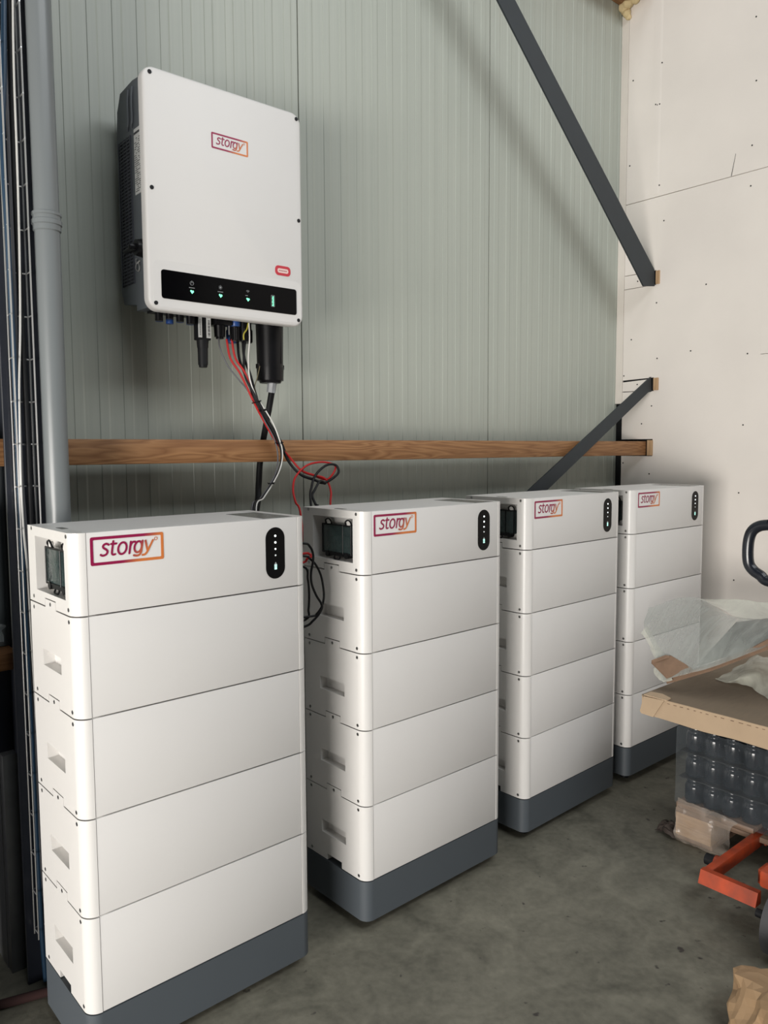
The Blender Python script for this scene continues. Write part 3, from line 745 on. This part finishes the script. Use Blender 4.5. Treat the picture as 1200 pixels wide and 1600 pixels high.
for a in (-2.2, -1.2): box(bm, L(1.382+.042*math.cos(a), 2.2+.042*math.sin(a), 1.665), L(1.382+.046*math.cos(a)+.002, 2.2+.046*math.sin(a)+.002, 1.80))
for s in (-1, 1): box(bm, L(1.382+s*.045-.004, 2.19, 1.650), L(1.382+s*.045+.004, 2.21, 1.665), .001, 1)
part('grid_connector', bm, black)
bm = B(); cyl(bm, L(1.392, 2.205, 1.606), L(1.390, 2.21, 1.575), .0155, .0150, 8); part('cable_nut', bm, mat('nut_grey', (.33, .35, .37), .4))

# ------------------------------------------------------------------ cables of the inverter
def C(name, pp, r, m_, lab, extra=None, pre=None):
    pts = (pre or [])+[atY(px, py, Y) for px, py, Y in pp]+(extra or [])
    if not extra and name != 'earth_wire':      # the rest of the cable hangs behind the tower down to the floor
        e = pts[-1]; pts += [Vector((e.x+.004, 2.02, .95)), Vector((e.x+.004, 2.01, .4)), Vector((e.x+.02, 2.02, .008))]
    return cable(name, pts, r, m_, lab)
C('thick_black_cable', [(427, 598, 2.21), (420, 640, 2.24), (411, 690, 2.30), (406, 725, 2.305), (404, 760, 2.30), (400, 800, 2.28)], .0105, blackmat,
  'thick black cable dropping from the big round connector behind the timber rail', extra=[(1.27, 2.25, .9), (1.27, 2.2, .3), (1.28, 2.2, .012)])
bund = [(400, 628, 2.150), (417, 660, 2.150), (436, 692, 2.150)]
down = [(452, 718, 2.150), (470, 738, 2.13), (490, 746, 2.12), (508, 752, 2.11)]
sp4 = [(-3.5, 0), (-1.5, .006), (1.0, -.002), (3.2, .006)]
reds = [((354, 530), [(517, 768, 2.10), (517, 800, 2.06)]), ((362, 530), [(519, 742, 2.11), (524, 728, 2.115), (505, 722, 2.12), (480, 727, 2.12), (462, 745, 2.11), (458, 765, 2.10), (462, 785, 2.08), (470, 806, 2.04)])]
for i, (s, tail) in enumerate(reds):
    o4 = sp4[i]
    pp = [(s[0], s[1], 2.185), (s[0]+6, s[1]+30, 2.18), (s[0]+22, 585, 2.165)]+[(a+o4[0], b, Y+o4[1]) for a, b, Y in bund]+[(a+o4[0]*.5+2, b+o4[0]*.5-2, Y+o4[1]) for a, b, Y in down]+tail
    C('red_cable', pp, .0034, red, ['red battery cable ending in a straight drop behind the second tower', 'red battery cable that loops back left below the rail'][i])
for i, (s, tail) in enumerate([((371, 530), [(528, 740, 2.10), (525, 727, 2.11), (510, 727, 2.115), (494, 741, 2.11), (487, 760, 2.10), (486, 790, 2.06)]), ((379, 530), [(500, 752, 2.10), (492, 765, 2.09), (488, 775, 2.085), (494, 790, 2.06), (498, 800, 2.05)])]):
    o4 = sp4[i+2]
    pp = [(s[0], s[1], 2.205), (s[0]+3, s[1]+30, 2.19), (s[0]+12, 585, 2.17)]+[(a+o4[0], b-1, Y+o4[1]+.002) for a, b, Y in bund]+[(a+o4[0]*.5-2, b+o4[0]*.5+2, Y+o4[1]) for a, b, Y in down]+tail
    C('black_cable', pp, .0042, blackmat, ['black battery cable that makes a wide loop to the right below the rail', 'black battery cable that crosses over itself below the rail'][i])
C('black_cable', [(383, 532, 2.19), (381, 560, 2.18), (384, 590, 2.165), (404, 628, 2.145), (421, 662, 2.142), (435, 690, 2.14), (440, 712, 2.14), (436, 735, 2.13), (424, 757, 2.12), (410, 778, 2.10), (396, 800, 2.05)], .0038, blackmat, 'black cable curving back left below the rail to the first tower')
C('white_cable', [(389, 505, 2.16), (390, 530, 2.16), (388, 560, 2.16), (390, 590, 2.158), (399, 617, 2.15), (412, 637, 2.142), (427, 662, 2.14), (437, 688, 2.135), (441, 703, 2.135), (441, 718, 2.135), (436, 737, 2.125), (425, 758, 2.115), (412, 778, 2.095), (400, 800, 2.05)], .0022, cabwhite, 'thin white cable hanging from the underside of the wall unit')
C('grey_cable', [(341, 526, 2.2), (344, 545, 2.19), (355, 570, 2.18), (372, 592, 2.165), (384, 606, 2.158), (398, 627, 2.152), (412, 655, 2.148), (428, 684, 2.145), (434, 712, 2.14), (431, 738, 2.13), (420, 760, 2.12), (406, 780, 2.10), (393, 800, 2.05)], .0024, cabgrey, 'thin dark grey cable leaving the data port of the wall unit')
C('earth_wire', [(406, 572, 2.16), (402, 590, 2.165), (398, 606, 2.16), (402, 628, 2.15), (416, 652, 2.146)], .0014, mat('earth_brown', (.12, .10, .05), .5), 'thin brown wire curving left of the big round connector')
bm = B(); tube(bm, [atY(388, 505, 2.17), atY(386, 514, 2.165), atY(381, 522, 2.165), atY(381, 531, 2.165)], .0025, 8, 5); part_ = recenter(tag(obj('yellow_tag', bm, yellow), 'small yellow green wire end under the wall unit', 'wire'))
def tie(px, py, Y, r, lab, ang=0):
    p = atY(px, py, Y); bm = B()
    q = [(p.x+r*1.15*math.cos(a), p.y+r*.95*math.sin(a), p.z+.35*r*math.cos(a)*ang) for a in [2*math.pi*k/16 for k in range(16)]]
    tube(bm, q, .0016, 6, 1, True); box(bm, (p.x-.004, p.y-r-.005, p.z-.003), (p.x+.002, p.y-r+.001, p.z+.003)); cyl(bm, (p.x-r, p.y-r*.5, p.z-.002), (p.x-r-.010, p.y-r, p.z+.002), .0012, n=6)
    recenter(tag(obj('cable_tie', bm, black), lab, 'cable tie', 'cable ties'))
tie(401, 628, 2.150, .013, 'black cable tie round the bundle midway between the wall unit and the rail', 1)
tie(410, 641, 2.150, .012, 'black cable tie just below the uppermost tie on the bundle', 1)
tie(436, 692, 2.148, .013, 'black cable tie where the bundle meets the top of the timber rail', .5)
tie(424, 755, 2.118, .009, 'black cable tie on the cables curving left below the rail', .5)
# loops of cable between the first and second tower
def loop(pp, r, m_, lab, name):
    P = [atY(px, py, Y) for px, py, Y in pp]
    P[0] = Vector((1.131, 1.80, P[0].z)); P[-1] = Vector((1.131, 1.80, P[-1].z)); return cable(name, P, r, m_, lab)
loop([(466, 849, 1.79), (474, 849, 1.765), (484, 854, 1.76), (489, 865, 1.76), (489, 878, 1.755), (486, 895, 1.755), (487, 912, 1.755), (494, 930, 1.755), (502, 943, 1.75), (503, 950, 1.75), (498, 960, 1.755), (489, 970, 1.76), (476, 979, 1.77), (468, 984, 1.79)], .0034, black, 'black cable with the larger outer hook beside the second tower', 'looped_cable')
loop([(466, 862, 1.80), (476, 869, 1.775), (484, 873, 1.765), (493, 882, 1.765), (501, 898, 1.762), (505, 917, 1.76), (506, 933, 1.76), (503, 947, 1.76), (495, 959, 1.765), (486, 963, 1.77), (468, 964, 1.79)], .0032, black, 'black cable bowing outwards over the grip of the second tower', 'looped_cable')
loop([(466, 876, 1.80), (475, 886, 1.78), (481, 905, 1.775), (483, 928, 1.775), (482, 952, 1.775), (478, 968, 1.78), (468, 978, 1.80)], .0032, black, 'black cable bending close to the first tower inside the other loops', 'looped_cable')
loop([(466, 868, 1.82), (474, 865, 1.80), (484, 866, 1.79), (487, 869, 1.785), (480, 873, 1.79), (473, 879, 1.80), (466, 882, 1.82)], .0034, red, 'short red cable end between the first and second tower', 'looped_cable')

# ------------------------------------------------------------------ pallet with jars and cardboard tray
PX0, PX1, PY0, PY1 = 2.50, 3.50, .27, 1.35
pal = thing('wooden_pallet', 'worn wooden pallet carrying the wrapped jars at the right edge', 'pallet', ((PX0+PX1)/2, (PY0+PY1)/2, 0))
def LP(x, y, z): return (x-(PX0+PX1)/2, y-(PY0+PY1)/2, z)
for y in (PY1-.13, .81-.065, PY0):
    bm = B(); box(bm, LP(PX0+.01, y, 0), LP(PX1, y+.13, .018), .002); obj('bottom_board', bm, palletwood, pal)
    for x in (PX0, PX0+.43, PX1-.12):
        bm = B(); box(bm, LP(x, y, .018), LP(x+.12, y+.13, .100), .003); obj('block', bm, blockwood if (y > 1.2 and x < 2.6) else palletwood, pal)
for x in (PX0, PX0+.43, PX1-.12):
    bm = B(); box(bm, LP(x, PY0, .100), LP(x+.12, PY1, .118), .002); obj('stringer', bm, palletwood, pal)
for k in range(7):
    y = PY0+k*(PY1-PY0-.11)/6
    bm = B(); box(bm, LP(PX0, y, .118), LP(PX1, y+.11, .138), .003); obj('deck_board', bm, palletwood, pal)
JR, JH = .0325, .088
jb = B(); lathe(jb, [(.024, 0), (.0305, .003), (.0325, .010), (.0325, .056), (.0300, .063), (.0265, .067), (.0265, .070), (.028, .071), (.028, .074), (.0265, .075), (.0265, .078), (.028, .079), (.028, .084), (.025, .0865)], n=24)
jar0 = obj('glass_jar', jb, jarm, smooth=50)
lay = []
first = True
tn = ['bottom', 'middle', 'upper', 'top']; ordn = 'first second third fourth fifth sixth seventh eighth ninth tenth eleventh'.split()
for t in range(4):
    z = .1395+t*(JH+.0050)
    for i in range(2):
        for j in range(11):
            x = PX0+.045+i*(2*JR+.002); y = PY1-.045-j*(2*JR+.002)
            if t == 3: continue
            o = jar0 if first else jar0.copy()
            if not first: COL.objects.link(o)
            first = False
            o.location = (x, y, z)
            tag(o, 'dark glass jar, %s tier, %s, %s from the pallet corner beside the towers' % (tn[t], 'outer row' if i == 0 else 'row behind it', ordn[j]), 'jar', 'dark glass jars wrapped on the pallet')
LT = .1395+3*(JH+.0050)-.012
for t in (1, 2, 3):
    z = .1395+t*(JH+.0050)-.0045
    bm = B(); box(bm, (PX0+.006, PY0+.06, z), (PX0+.16, PY1-.006, z+.0040))
    tag(recenter(obj('layer_sheet', bm, blackmat, smooth=0)), 'thin dark sheet lying on the %s tier of jars' % tn[t-1], 'sheet')
# inner carton core that carries the tray
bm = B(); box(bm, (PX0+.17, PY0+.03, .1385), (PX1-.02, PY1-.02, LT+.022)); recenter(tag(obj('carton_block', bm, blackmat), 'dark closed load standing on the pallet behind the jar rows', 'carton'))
bm = B()
a = (PX0-.006, PX1+.004, PY0-.004, PY1+.004)
def wrapf(s, t):
    P_ = [(a[0]+.35, a[2]), (a[0], a[2]), (a[0], a[3]), (a[0]+.5, a[3])]
    L_ = [.35, a[3]-a[2], .5]; d = s*sum(L_)
    for i, l in enumerate(L_):
        if d <= l or i == 2: f_ = min(1, d/l); x = P_[i][0]+(P_[i+1][0]-P_[i][0])*f_; y = P_[i][1]+(P_[i+1][1]-P_[i][1])*f_; break
        d -= l
    return (x, y, .135+t*.28)
crumple(bm, 90, 12, wrapf, .0018, 16, 1)
recenter(tag(obj('stretch_film', bm, filmclear, smooth=60), 'clear stretch film wrapped round the dark jars on the pallet', 'plastic film'))
# cardboard tray
TX0, TX1, TY0, TY1, TZ0, TZ1 = 2.435, 3.53, .22, 1.455, .443, .512
ct = thing('cardboard_tray', 'large shallow brown cardboard lid resting upside down on the jars', 'cardboard tray', ((TX0+TX1)/2, (TY0+TY1)/2, TZ0))
def LC(x, y, z): return (x-(TX0+TX1)/2, y-(TY0+TY1)/2, z-TZ0)
bm = B(); nx, ny = 20, 24
def topf(s, t): return LC(TX0+s*(TX1-TX0), TY0+t*(TY1-TY0), TZ1)
vs = []
for i in range(nx+1):
    row = []
    for j in range(ny+1):
        x, y, z = topf(i/nx, j/ny); q = Vector((x*3, y*3, 0)); row.append(bm.verts.new((x, y, z+noise.noise(q)*.006*(1 if 0 < i < nx and 0 < j < ny else .3))))
    vs.append(row)
for i in range(nx):
    for j in range(ny): bm.faces.new((vs[i][j], vs[i+1][j], vs[i+1][j+1], vs[i][j+1]))
r_ = bmesh.ops.extrude_face_region(bm, geom=list(bm.faces))
for v in r_['geom']:
    if isinstance(v, bmesh.types.BMVert): v.co.z -= .004
obj('top_sheet', bm, cardtop, ct)
bm = B()
pts = []
n = 40
for i in range(n+1):
    y = TY0+(TY1-TY0-.02)*i/n; wv = .002*math.sin(i*1.3)
    pts.append((TX0-.002+wv*.5, y, TZ0+.002*math.sin(i*.7)))
for A_, B_ in zip(pts, pts[1:]):
    prism(bm, [LC(*A_), LC(*B_), LC(B_[0]+.001, B_[1], TZ1+.001), LC(A_[0]+.001, A_[1], TZ1+.001)], (.0045, 0, 0))
obj('side_flap', bm, card, ct)
bm = B(); box(bm, LC(TX0+.002, TY1-.004, TZ0), LC(TX1, TY1, TZ1-.002)); obj('side_flap', bm, card, ct)
bm = B(); box(bm, LC(TX0+.002, TY0, TZ0), LC(TX1, TY0+.004, TZ1-.002)); obj('side_flap', bm, card, ct)
bm = B(); box(bm, LC(TX1-.004, TY0+.005, TZ0), LC(TX1, TY1-.005, TZ1-.002)); obj('side_flap', bm, card, ct)
bm = B(); prism(bm, [LC(TX0-.004, TY1-.090, TZ1+.001), LC(TX0-.005, TY1-.012, TZ1-.002), LC(TX0-.004, TY1+.002, TZ0+.010), LC(TX0-.004, TY1-.004, TZ0+.003), LC(TX0-.004, TY1-.05, TZ0+.001)], (-.003, 0, 0))
prism(bm, [LC(TX0-.005, TY1-.10, TZ1+.001), LC(TX0-.005, TY1-.012, TZ1+.001), LC(TX0+.03, TY1-.018, TZ1+.005), LC(TX0+.035, TY1-.06, TZ1+.006), LC(TX0+.02, TY1-.10, TZ1+.004)], (0, 0, .0035))
obj('corner_flap', bm, card, ct)
bm = B()
rnd = random.Random(7)
y = TY1-.10
while y > TY0+.03:
    l = rnd.uniform(.006, .014); box(bm, LC(TX0-.0036, y-l, TZ1-.007-.0015), LC(TX0-.0015, y, TZ1-.007)); y -= l+rnd.uniform(.012, .022)
obj('perforation', bm, cardin, ct, smooth=0)

# big plastic sheet leaning over the tray
def bez(ctrl, s, t):
    n_, m_ = len(ctrl)-1, len(ctrl[0])-1; p = Vector((0, 0, 0))
    for i in range(n_+1):
        for j in range(m_+1):
            p += math.comb(n_, i)*s**i*(1-s)**(n_-i)*math.comb(m_, j)*t**j*(1-t)**(m_-j)*ctrl[i][j]
    return p
def lerp_grid(ctrl, s, t):
    n_, m_ = len(ctrl)-1, len(ctrl[0])-1
    def cat(P, u):
        k = min(int(u*(len(P)-1)), len(P)-2); f = u*(len(P)-1)-k
        b, c = P[k], P[k+1]; a = P[k-1] if k else b*2-c; d = P[k+2] if k+2 < len(P) else c*2-b
        return .5*((2*b)+(c-a)*f+(2*a-5*b+4*c-d)*f*f+(-a+3*b-3*c+d)*f**3)
    return cat([cat(r, t) for r in ctrl], s)
sheet_rows = [  # bottom edge -> top edge, left -> right (px, py, X)
    [(1036, 1065, 2.52), (1078, 1052, 2.53), (1118, 1039, 2.55), (1160, 1024, 2.57), (1204, 1006, 2.60), (1330, 950, 2.66)],
    [(1020, 1010, 2.58), (1066, 1006, 2.60), (1112, 1002, 2.62), (1160, 990, 2.66), (1206, 982, 2.70), (1330, 940, 2.76)],
    [(1004, 978, 2.66), (1052, 968, 2.70), (1106, 962, 2.74), (1158, 966, 2.78), (1206, 965, 2.82), (1330, 930, 2.86)],
    [(1012, 950, 2.74), (1052, 936, 2.80), (1102, 938, 2.86), (1145, 962, 2.88), (1206, 968, 2.92), (1330, 930, 2.95)]]
ctrl = [[atX(*p) for p in r] for r in sheet_rows]
bm = B(); crumple(bm, 46, 70, lambda s, t: lerp_grid(ctrl, s, t), .006, 7, 5)
big = obj('plastic_sheet', bm, filmgrey, smooth=50)
tag(big, 'large greyish translucent plastic sheet rising over the cardboard lid', 'plastic sheet')
back_rows = [[(1060, 937, 2.90), (1098, 937, 2.93), (1146, 963, 2.95), (1172, 972, 2.98), (1204, 974, 3.0), (1330, 960, 3.05)],
             [(1058, 935, 2.96), (1096, 935.5, 3.0), (1130, 936, 3.05), (1165, 938, 3.08), (1204, 943, 3.12), (1330, 945, 3.2)]]
ctrl2 = [[atX(*p) for p in r] for r in back_rows]
bm = B(); crumple(bm, 12, 50, lambda s, t: lerp_grid(ctrl2, s, t), .004, 9, 2)
obj('folded_back_edge', bm, filmwhite, big, smooth=50)
recenter_big = big
# cardboard strip under the sheet
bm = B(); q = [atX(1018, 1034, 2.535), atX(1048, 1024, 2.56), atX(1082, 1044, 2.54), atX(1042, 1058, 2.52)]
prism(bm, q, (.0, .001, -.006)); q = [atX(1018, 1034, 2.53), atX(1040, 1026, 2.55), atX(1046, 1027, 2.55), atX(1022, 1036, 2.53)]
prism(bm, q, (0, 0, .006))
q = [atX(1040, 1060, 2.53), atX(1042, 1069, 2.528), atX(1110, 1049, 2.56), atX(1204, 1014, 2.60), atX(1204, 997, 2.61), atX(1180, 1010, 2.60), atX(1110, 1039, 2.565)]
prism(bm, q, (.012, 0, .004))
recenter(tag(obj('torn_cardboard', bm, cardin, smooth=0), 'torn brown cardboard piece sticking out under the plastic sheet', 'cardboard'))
bm = B(); q = [atX(1088, 1040, 2.62), atX(1150, 972, 2.80), atX(1330, 950, 2.90), atX(1330, 962, 2.68), atX(1206, 1003, 2.64)]  # dark board added to deepen the shade under the sheet
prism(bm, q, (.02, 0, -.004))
recenter(tag(obj('shade_board', bm, mat('shade_board_grey', (.13, .13, .125), .7), smooth=0), 'dark grey board added as shade under the plastic sheet at the right edge', 'board'))
# trailing corner of film left of the cardboard
bm = B(); c3 = [[atX(*p) for p in r] for r in ([(1003, 988, 2.66), (1012, 978, 2.68)], [(1016, 1012, 2.62), (1030, 1012, 2.63)], [(1024, 1030, 2.58), (1048, 1026, 2.60)], [(1022, 1052, 2.55), (1046, 1050, 2.55)], [(1036, 1066, 2.52), (1050, 1062, 2.52)])]
crumple(bm, 24, 8, lambda s, t: lerp_grid(c3, s, t), .005, 24, 9); obj('trailing_edge', bm, filmwhite, big, smooth=50)
# second white film on the lid
rows2 = [[(1119, 1062, .516), (1134, 1066, .518), (1152, 1067, .518), (1172, 1074, .518), (1204, 1094, .518)],
         [(1128, 1056, .524), (1142, 1060, .53), (1160, 1056, .55), (1180, 1056, .56), (1206, 1060, .56)],
         [(1140, 1050, .53), (1155, 1047, .55), (1172, 1038, .57), (1186, 1040, .58), (1206, 1040, .58)],
         [(1150, 1042, .518), (1166, 1033, .54), (1183, 1024, .57), (1192, 1026, .58), (1206, 1029, .58)]]
c4 = [[atZ(*p) for p in r] for r in rows2]
bm = B(); crumple(bm, 20, 26, lambda s, t: lerp_grid(c4, s, t), .005, 20, 4)
for v in bm.verts: v.co.z = max(v.co.z, .516)
recenter(tag(obj('white_film', bm, filmwhite, smooth=50), 'small crumpled white plastic film lying on the cardboard lid', 'plastic film'))
# film flaring onto the floor at the pallet corner
rows3 = [[(1058, 1246, .155), (1100, 1262, .15), (1150, 1285, .15)], [(1056, 1275, .09), (1090, 1290, .08), (1140, 1305, .06)], [(1052, 1300, .02), (1090, 1312, .015), (1140, 1330, .012)], [(1058, 1312, .004), (1096, 1327, .004), (1140, 1345, .004)]]
def fl(p, k):
    x = [2.494, 2.485, 2.47, None][k]
    return atX(p[0], p[1], x) if x else atZ(p[0], p[1], .004)
c5 = [[fl(p, k) for p in r] for k, r in enumerate(rows3)]
bm = B(); crumple(bm, 20, 24, lambda s, t: lerp_grid(c5, s, t), .006, 26, 7)
for v in bm.verts: v.co.z = max(v.co.z, .002)
recenter(tag(obj('loose_film', bm, filmfloor, smooth=50), 'loose dirty film spreading on the floor at the pallet corner', 'plastic film'))
bm = B(); q0 = atZ(1048, 1298, .01)
crumple(bm, 12, 12, lambda s, t: (q0.x-.035+.07*s, q0.y-.03+.07*t, .012+.03*math.sin(math.pi*s)*math.sin(math.pi*t)), .014, 40, 8)
for v in bm.verts: v.co.z = max(v.co.z, .002)
recenter(tag(obj('leaf_litter', bm, mat('litter', (.035, .025, .02), .8), smooth=40), 'dark dirty scrap lying at the pallet corner', 'scrap'))

# ------------------------------------------------------------------ pallet jack
jk = thing('pallet_jack', 'orange hand pallet jack with black loop handle pushed under the pallet', 'pallet jack', (2.15, .81, 0))
def LJ(x, y, z): return (x-2.15, y-.81, z)
for s, nm in ((1, 'fork'), (-1, 'fork')):
    ya, yb = (.93, 1.085) if s > 0 else (.535, .69)
    bm = B(); box(bm, LJ(2.60, ya, .078), LJ(3.45, yb, .098), .003); box(bm, LJ(2.60, ya, .045), LJ(3.45, ya+.008, .092)); box(bm, LJ(2.60, yb-.008, .045), LJ(3.45, yb, .092))
    yo = (1.058, 1.085) if s > 0 else (.535, .562); yi_ = (.93, .945) if s > 0 else (.675, .69)
    box(bm, LJ(2.165, yo[0], .080), LJ(2.62, yo[1], .122), .004); box(bm, LJ(2.30, yi_[0], .06), LJ(2.62, yi_[1], .098), .003)
    obj('fork', bm, orange, jk)
    bm = B(); ye = (.915, 1.085) if s > 0 else (.535, .705)
    prism(bm, [LJ(2.150, ye[0], .085), LJ(2.165, ye[0], .123), LJ(2.185, ye[0], .123), LJ(2.185, ye[0], .085)], (0, ye[1]-ye[0], 0)); obj('end_bar', bm, orange, jk)
    bm = B(); cyl(bm, LJ(3.3, ya+.05, .0405), LJ(3.3, yb-.05, .0405), .040, n=24); obj('load_roller', bm, rubber, jk)
bm = B(); box(bm, LJ(2.52, .60, .06), LJ(2.56, 1.02, .12), .004); obj('cross_frame', bm, orange, jk)
bm = B(); box(bm, LJ(2.30, .925, .075), LJ(2.36, .975, .120), .003); cyl(bm, LJ(2.33, 1.09, .07), LJ(2.33, 1.12, .07), .022, n=20); obj('link_block', bm, orange, jk)
bm = B(); cyl(bm, LJ(2.33, 1.12, .07), LJ(2.33, 1.150, .07), .018, n=20); obj('rod_end', bm, blackmat, jk)
bm = B(); cyl(bm, LJ(2.15, .81, .10), LJ(2.15, .81, .50), .035, n=24); box(bm, LJ(2.08, .74, .19), LJ(2.30, .88, .24), .01); obj('pump', bm, orange, jk)
bm = B(); box(bm, LJ(2.25, .64, .03), LJ(2.45, .90, .075), .008); obj('under_frame', bm, blackmat, jk)
for y0 in (.812, .712):
    bm = B(); cyl(bm, LJ(2.125, y0, .0905), LJ(2.125, y0+.042, .0905), .090, n=48); wl = obj('steer_wheel', bm, rubber, jk)
    bm = B(); cyl(bm, LJ(2.125, y0-.002, .0905), LJ(2.125, y0+.044, .0905), .035, n=24); obj('wheel_hub', bm, galv, wl)
bm = B(); cyl(bm, LJ(2.125, .72, .0905), LJ(2.125, .90, .0905), .012); obj('axle', bm, blackmat, jk)
bm = B(); tube(bm, [LJ(2.15, .81, .48), LJ(2.10, .81, .75), LJ(2.035, .81, 1.035)], .017, 14, 5); obj('handle_post', bm, blackmat, jk)
bm = B()
half = [atX(px, py, 2.03) for px, py in ((1202, 820), (1187, 822), (1176, 829), (1170.5, 842), (1168.5, 862), (1170, 880), (1177, 891), (1188, 899), (1203, 909))]
hp = [LJ(2.03, p.y, p.z) for p in half]; mir = [LJ(2.03, 1.62-p.y, p.z) for p in half][::-1]
tube(bm, hp+mir, .0142, 14, 6, False)
tube(bm, [mir[-1], hp[0]], .0142, 14, 1)
obj('loop_handle', bm, mat('handle_black', (.01, .012, .018), .25), jk, smooth=60)

# ------------------------------------------------------------------ crumpled kraft paper
bm = B(); bmesh.ops.create_icosphere(bm, subdivisions=4, radius=1)
cp = Vector((1.785, .640, .055))
rnd = random.Random(12)
pl_ = []
for k in range(46):
    d = Vector((rnd.gauss(0, 1), rnd.gauss(0, 1), rnd.gauss(0, 1))).normalized(); pl_.append((d, rnd.uniform(.72, 1.0)))
for v in bm.verts:
    d = v.co.normalized()
    rr = min([1.25]+[h/max(1e-3, d.dot(q)) for q, h in pl_ if d.dot(q) > .3])
    rr *= 1-.16*abs(noise.noise(d*2.6))**.6+.03*noise.noise(d*9)
    v.co = cp+Vector((d.x*.20, d.y*.20, d.z*.125))*rr
    v.co.z = max(v.co.z, .001)
recenter(tag(obj('kraft_paper_bundle', bm, kraft, smooth=0), 'crumpled brown packing paper on the floor in the lower right corner', 'paper'))
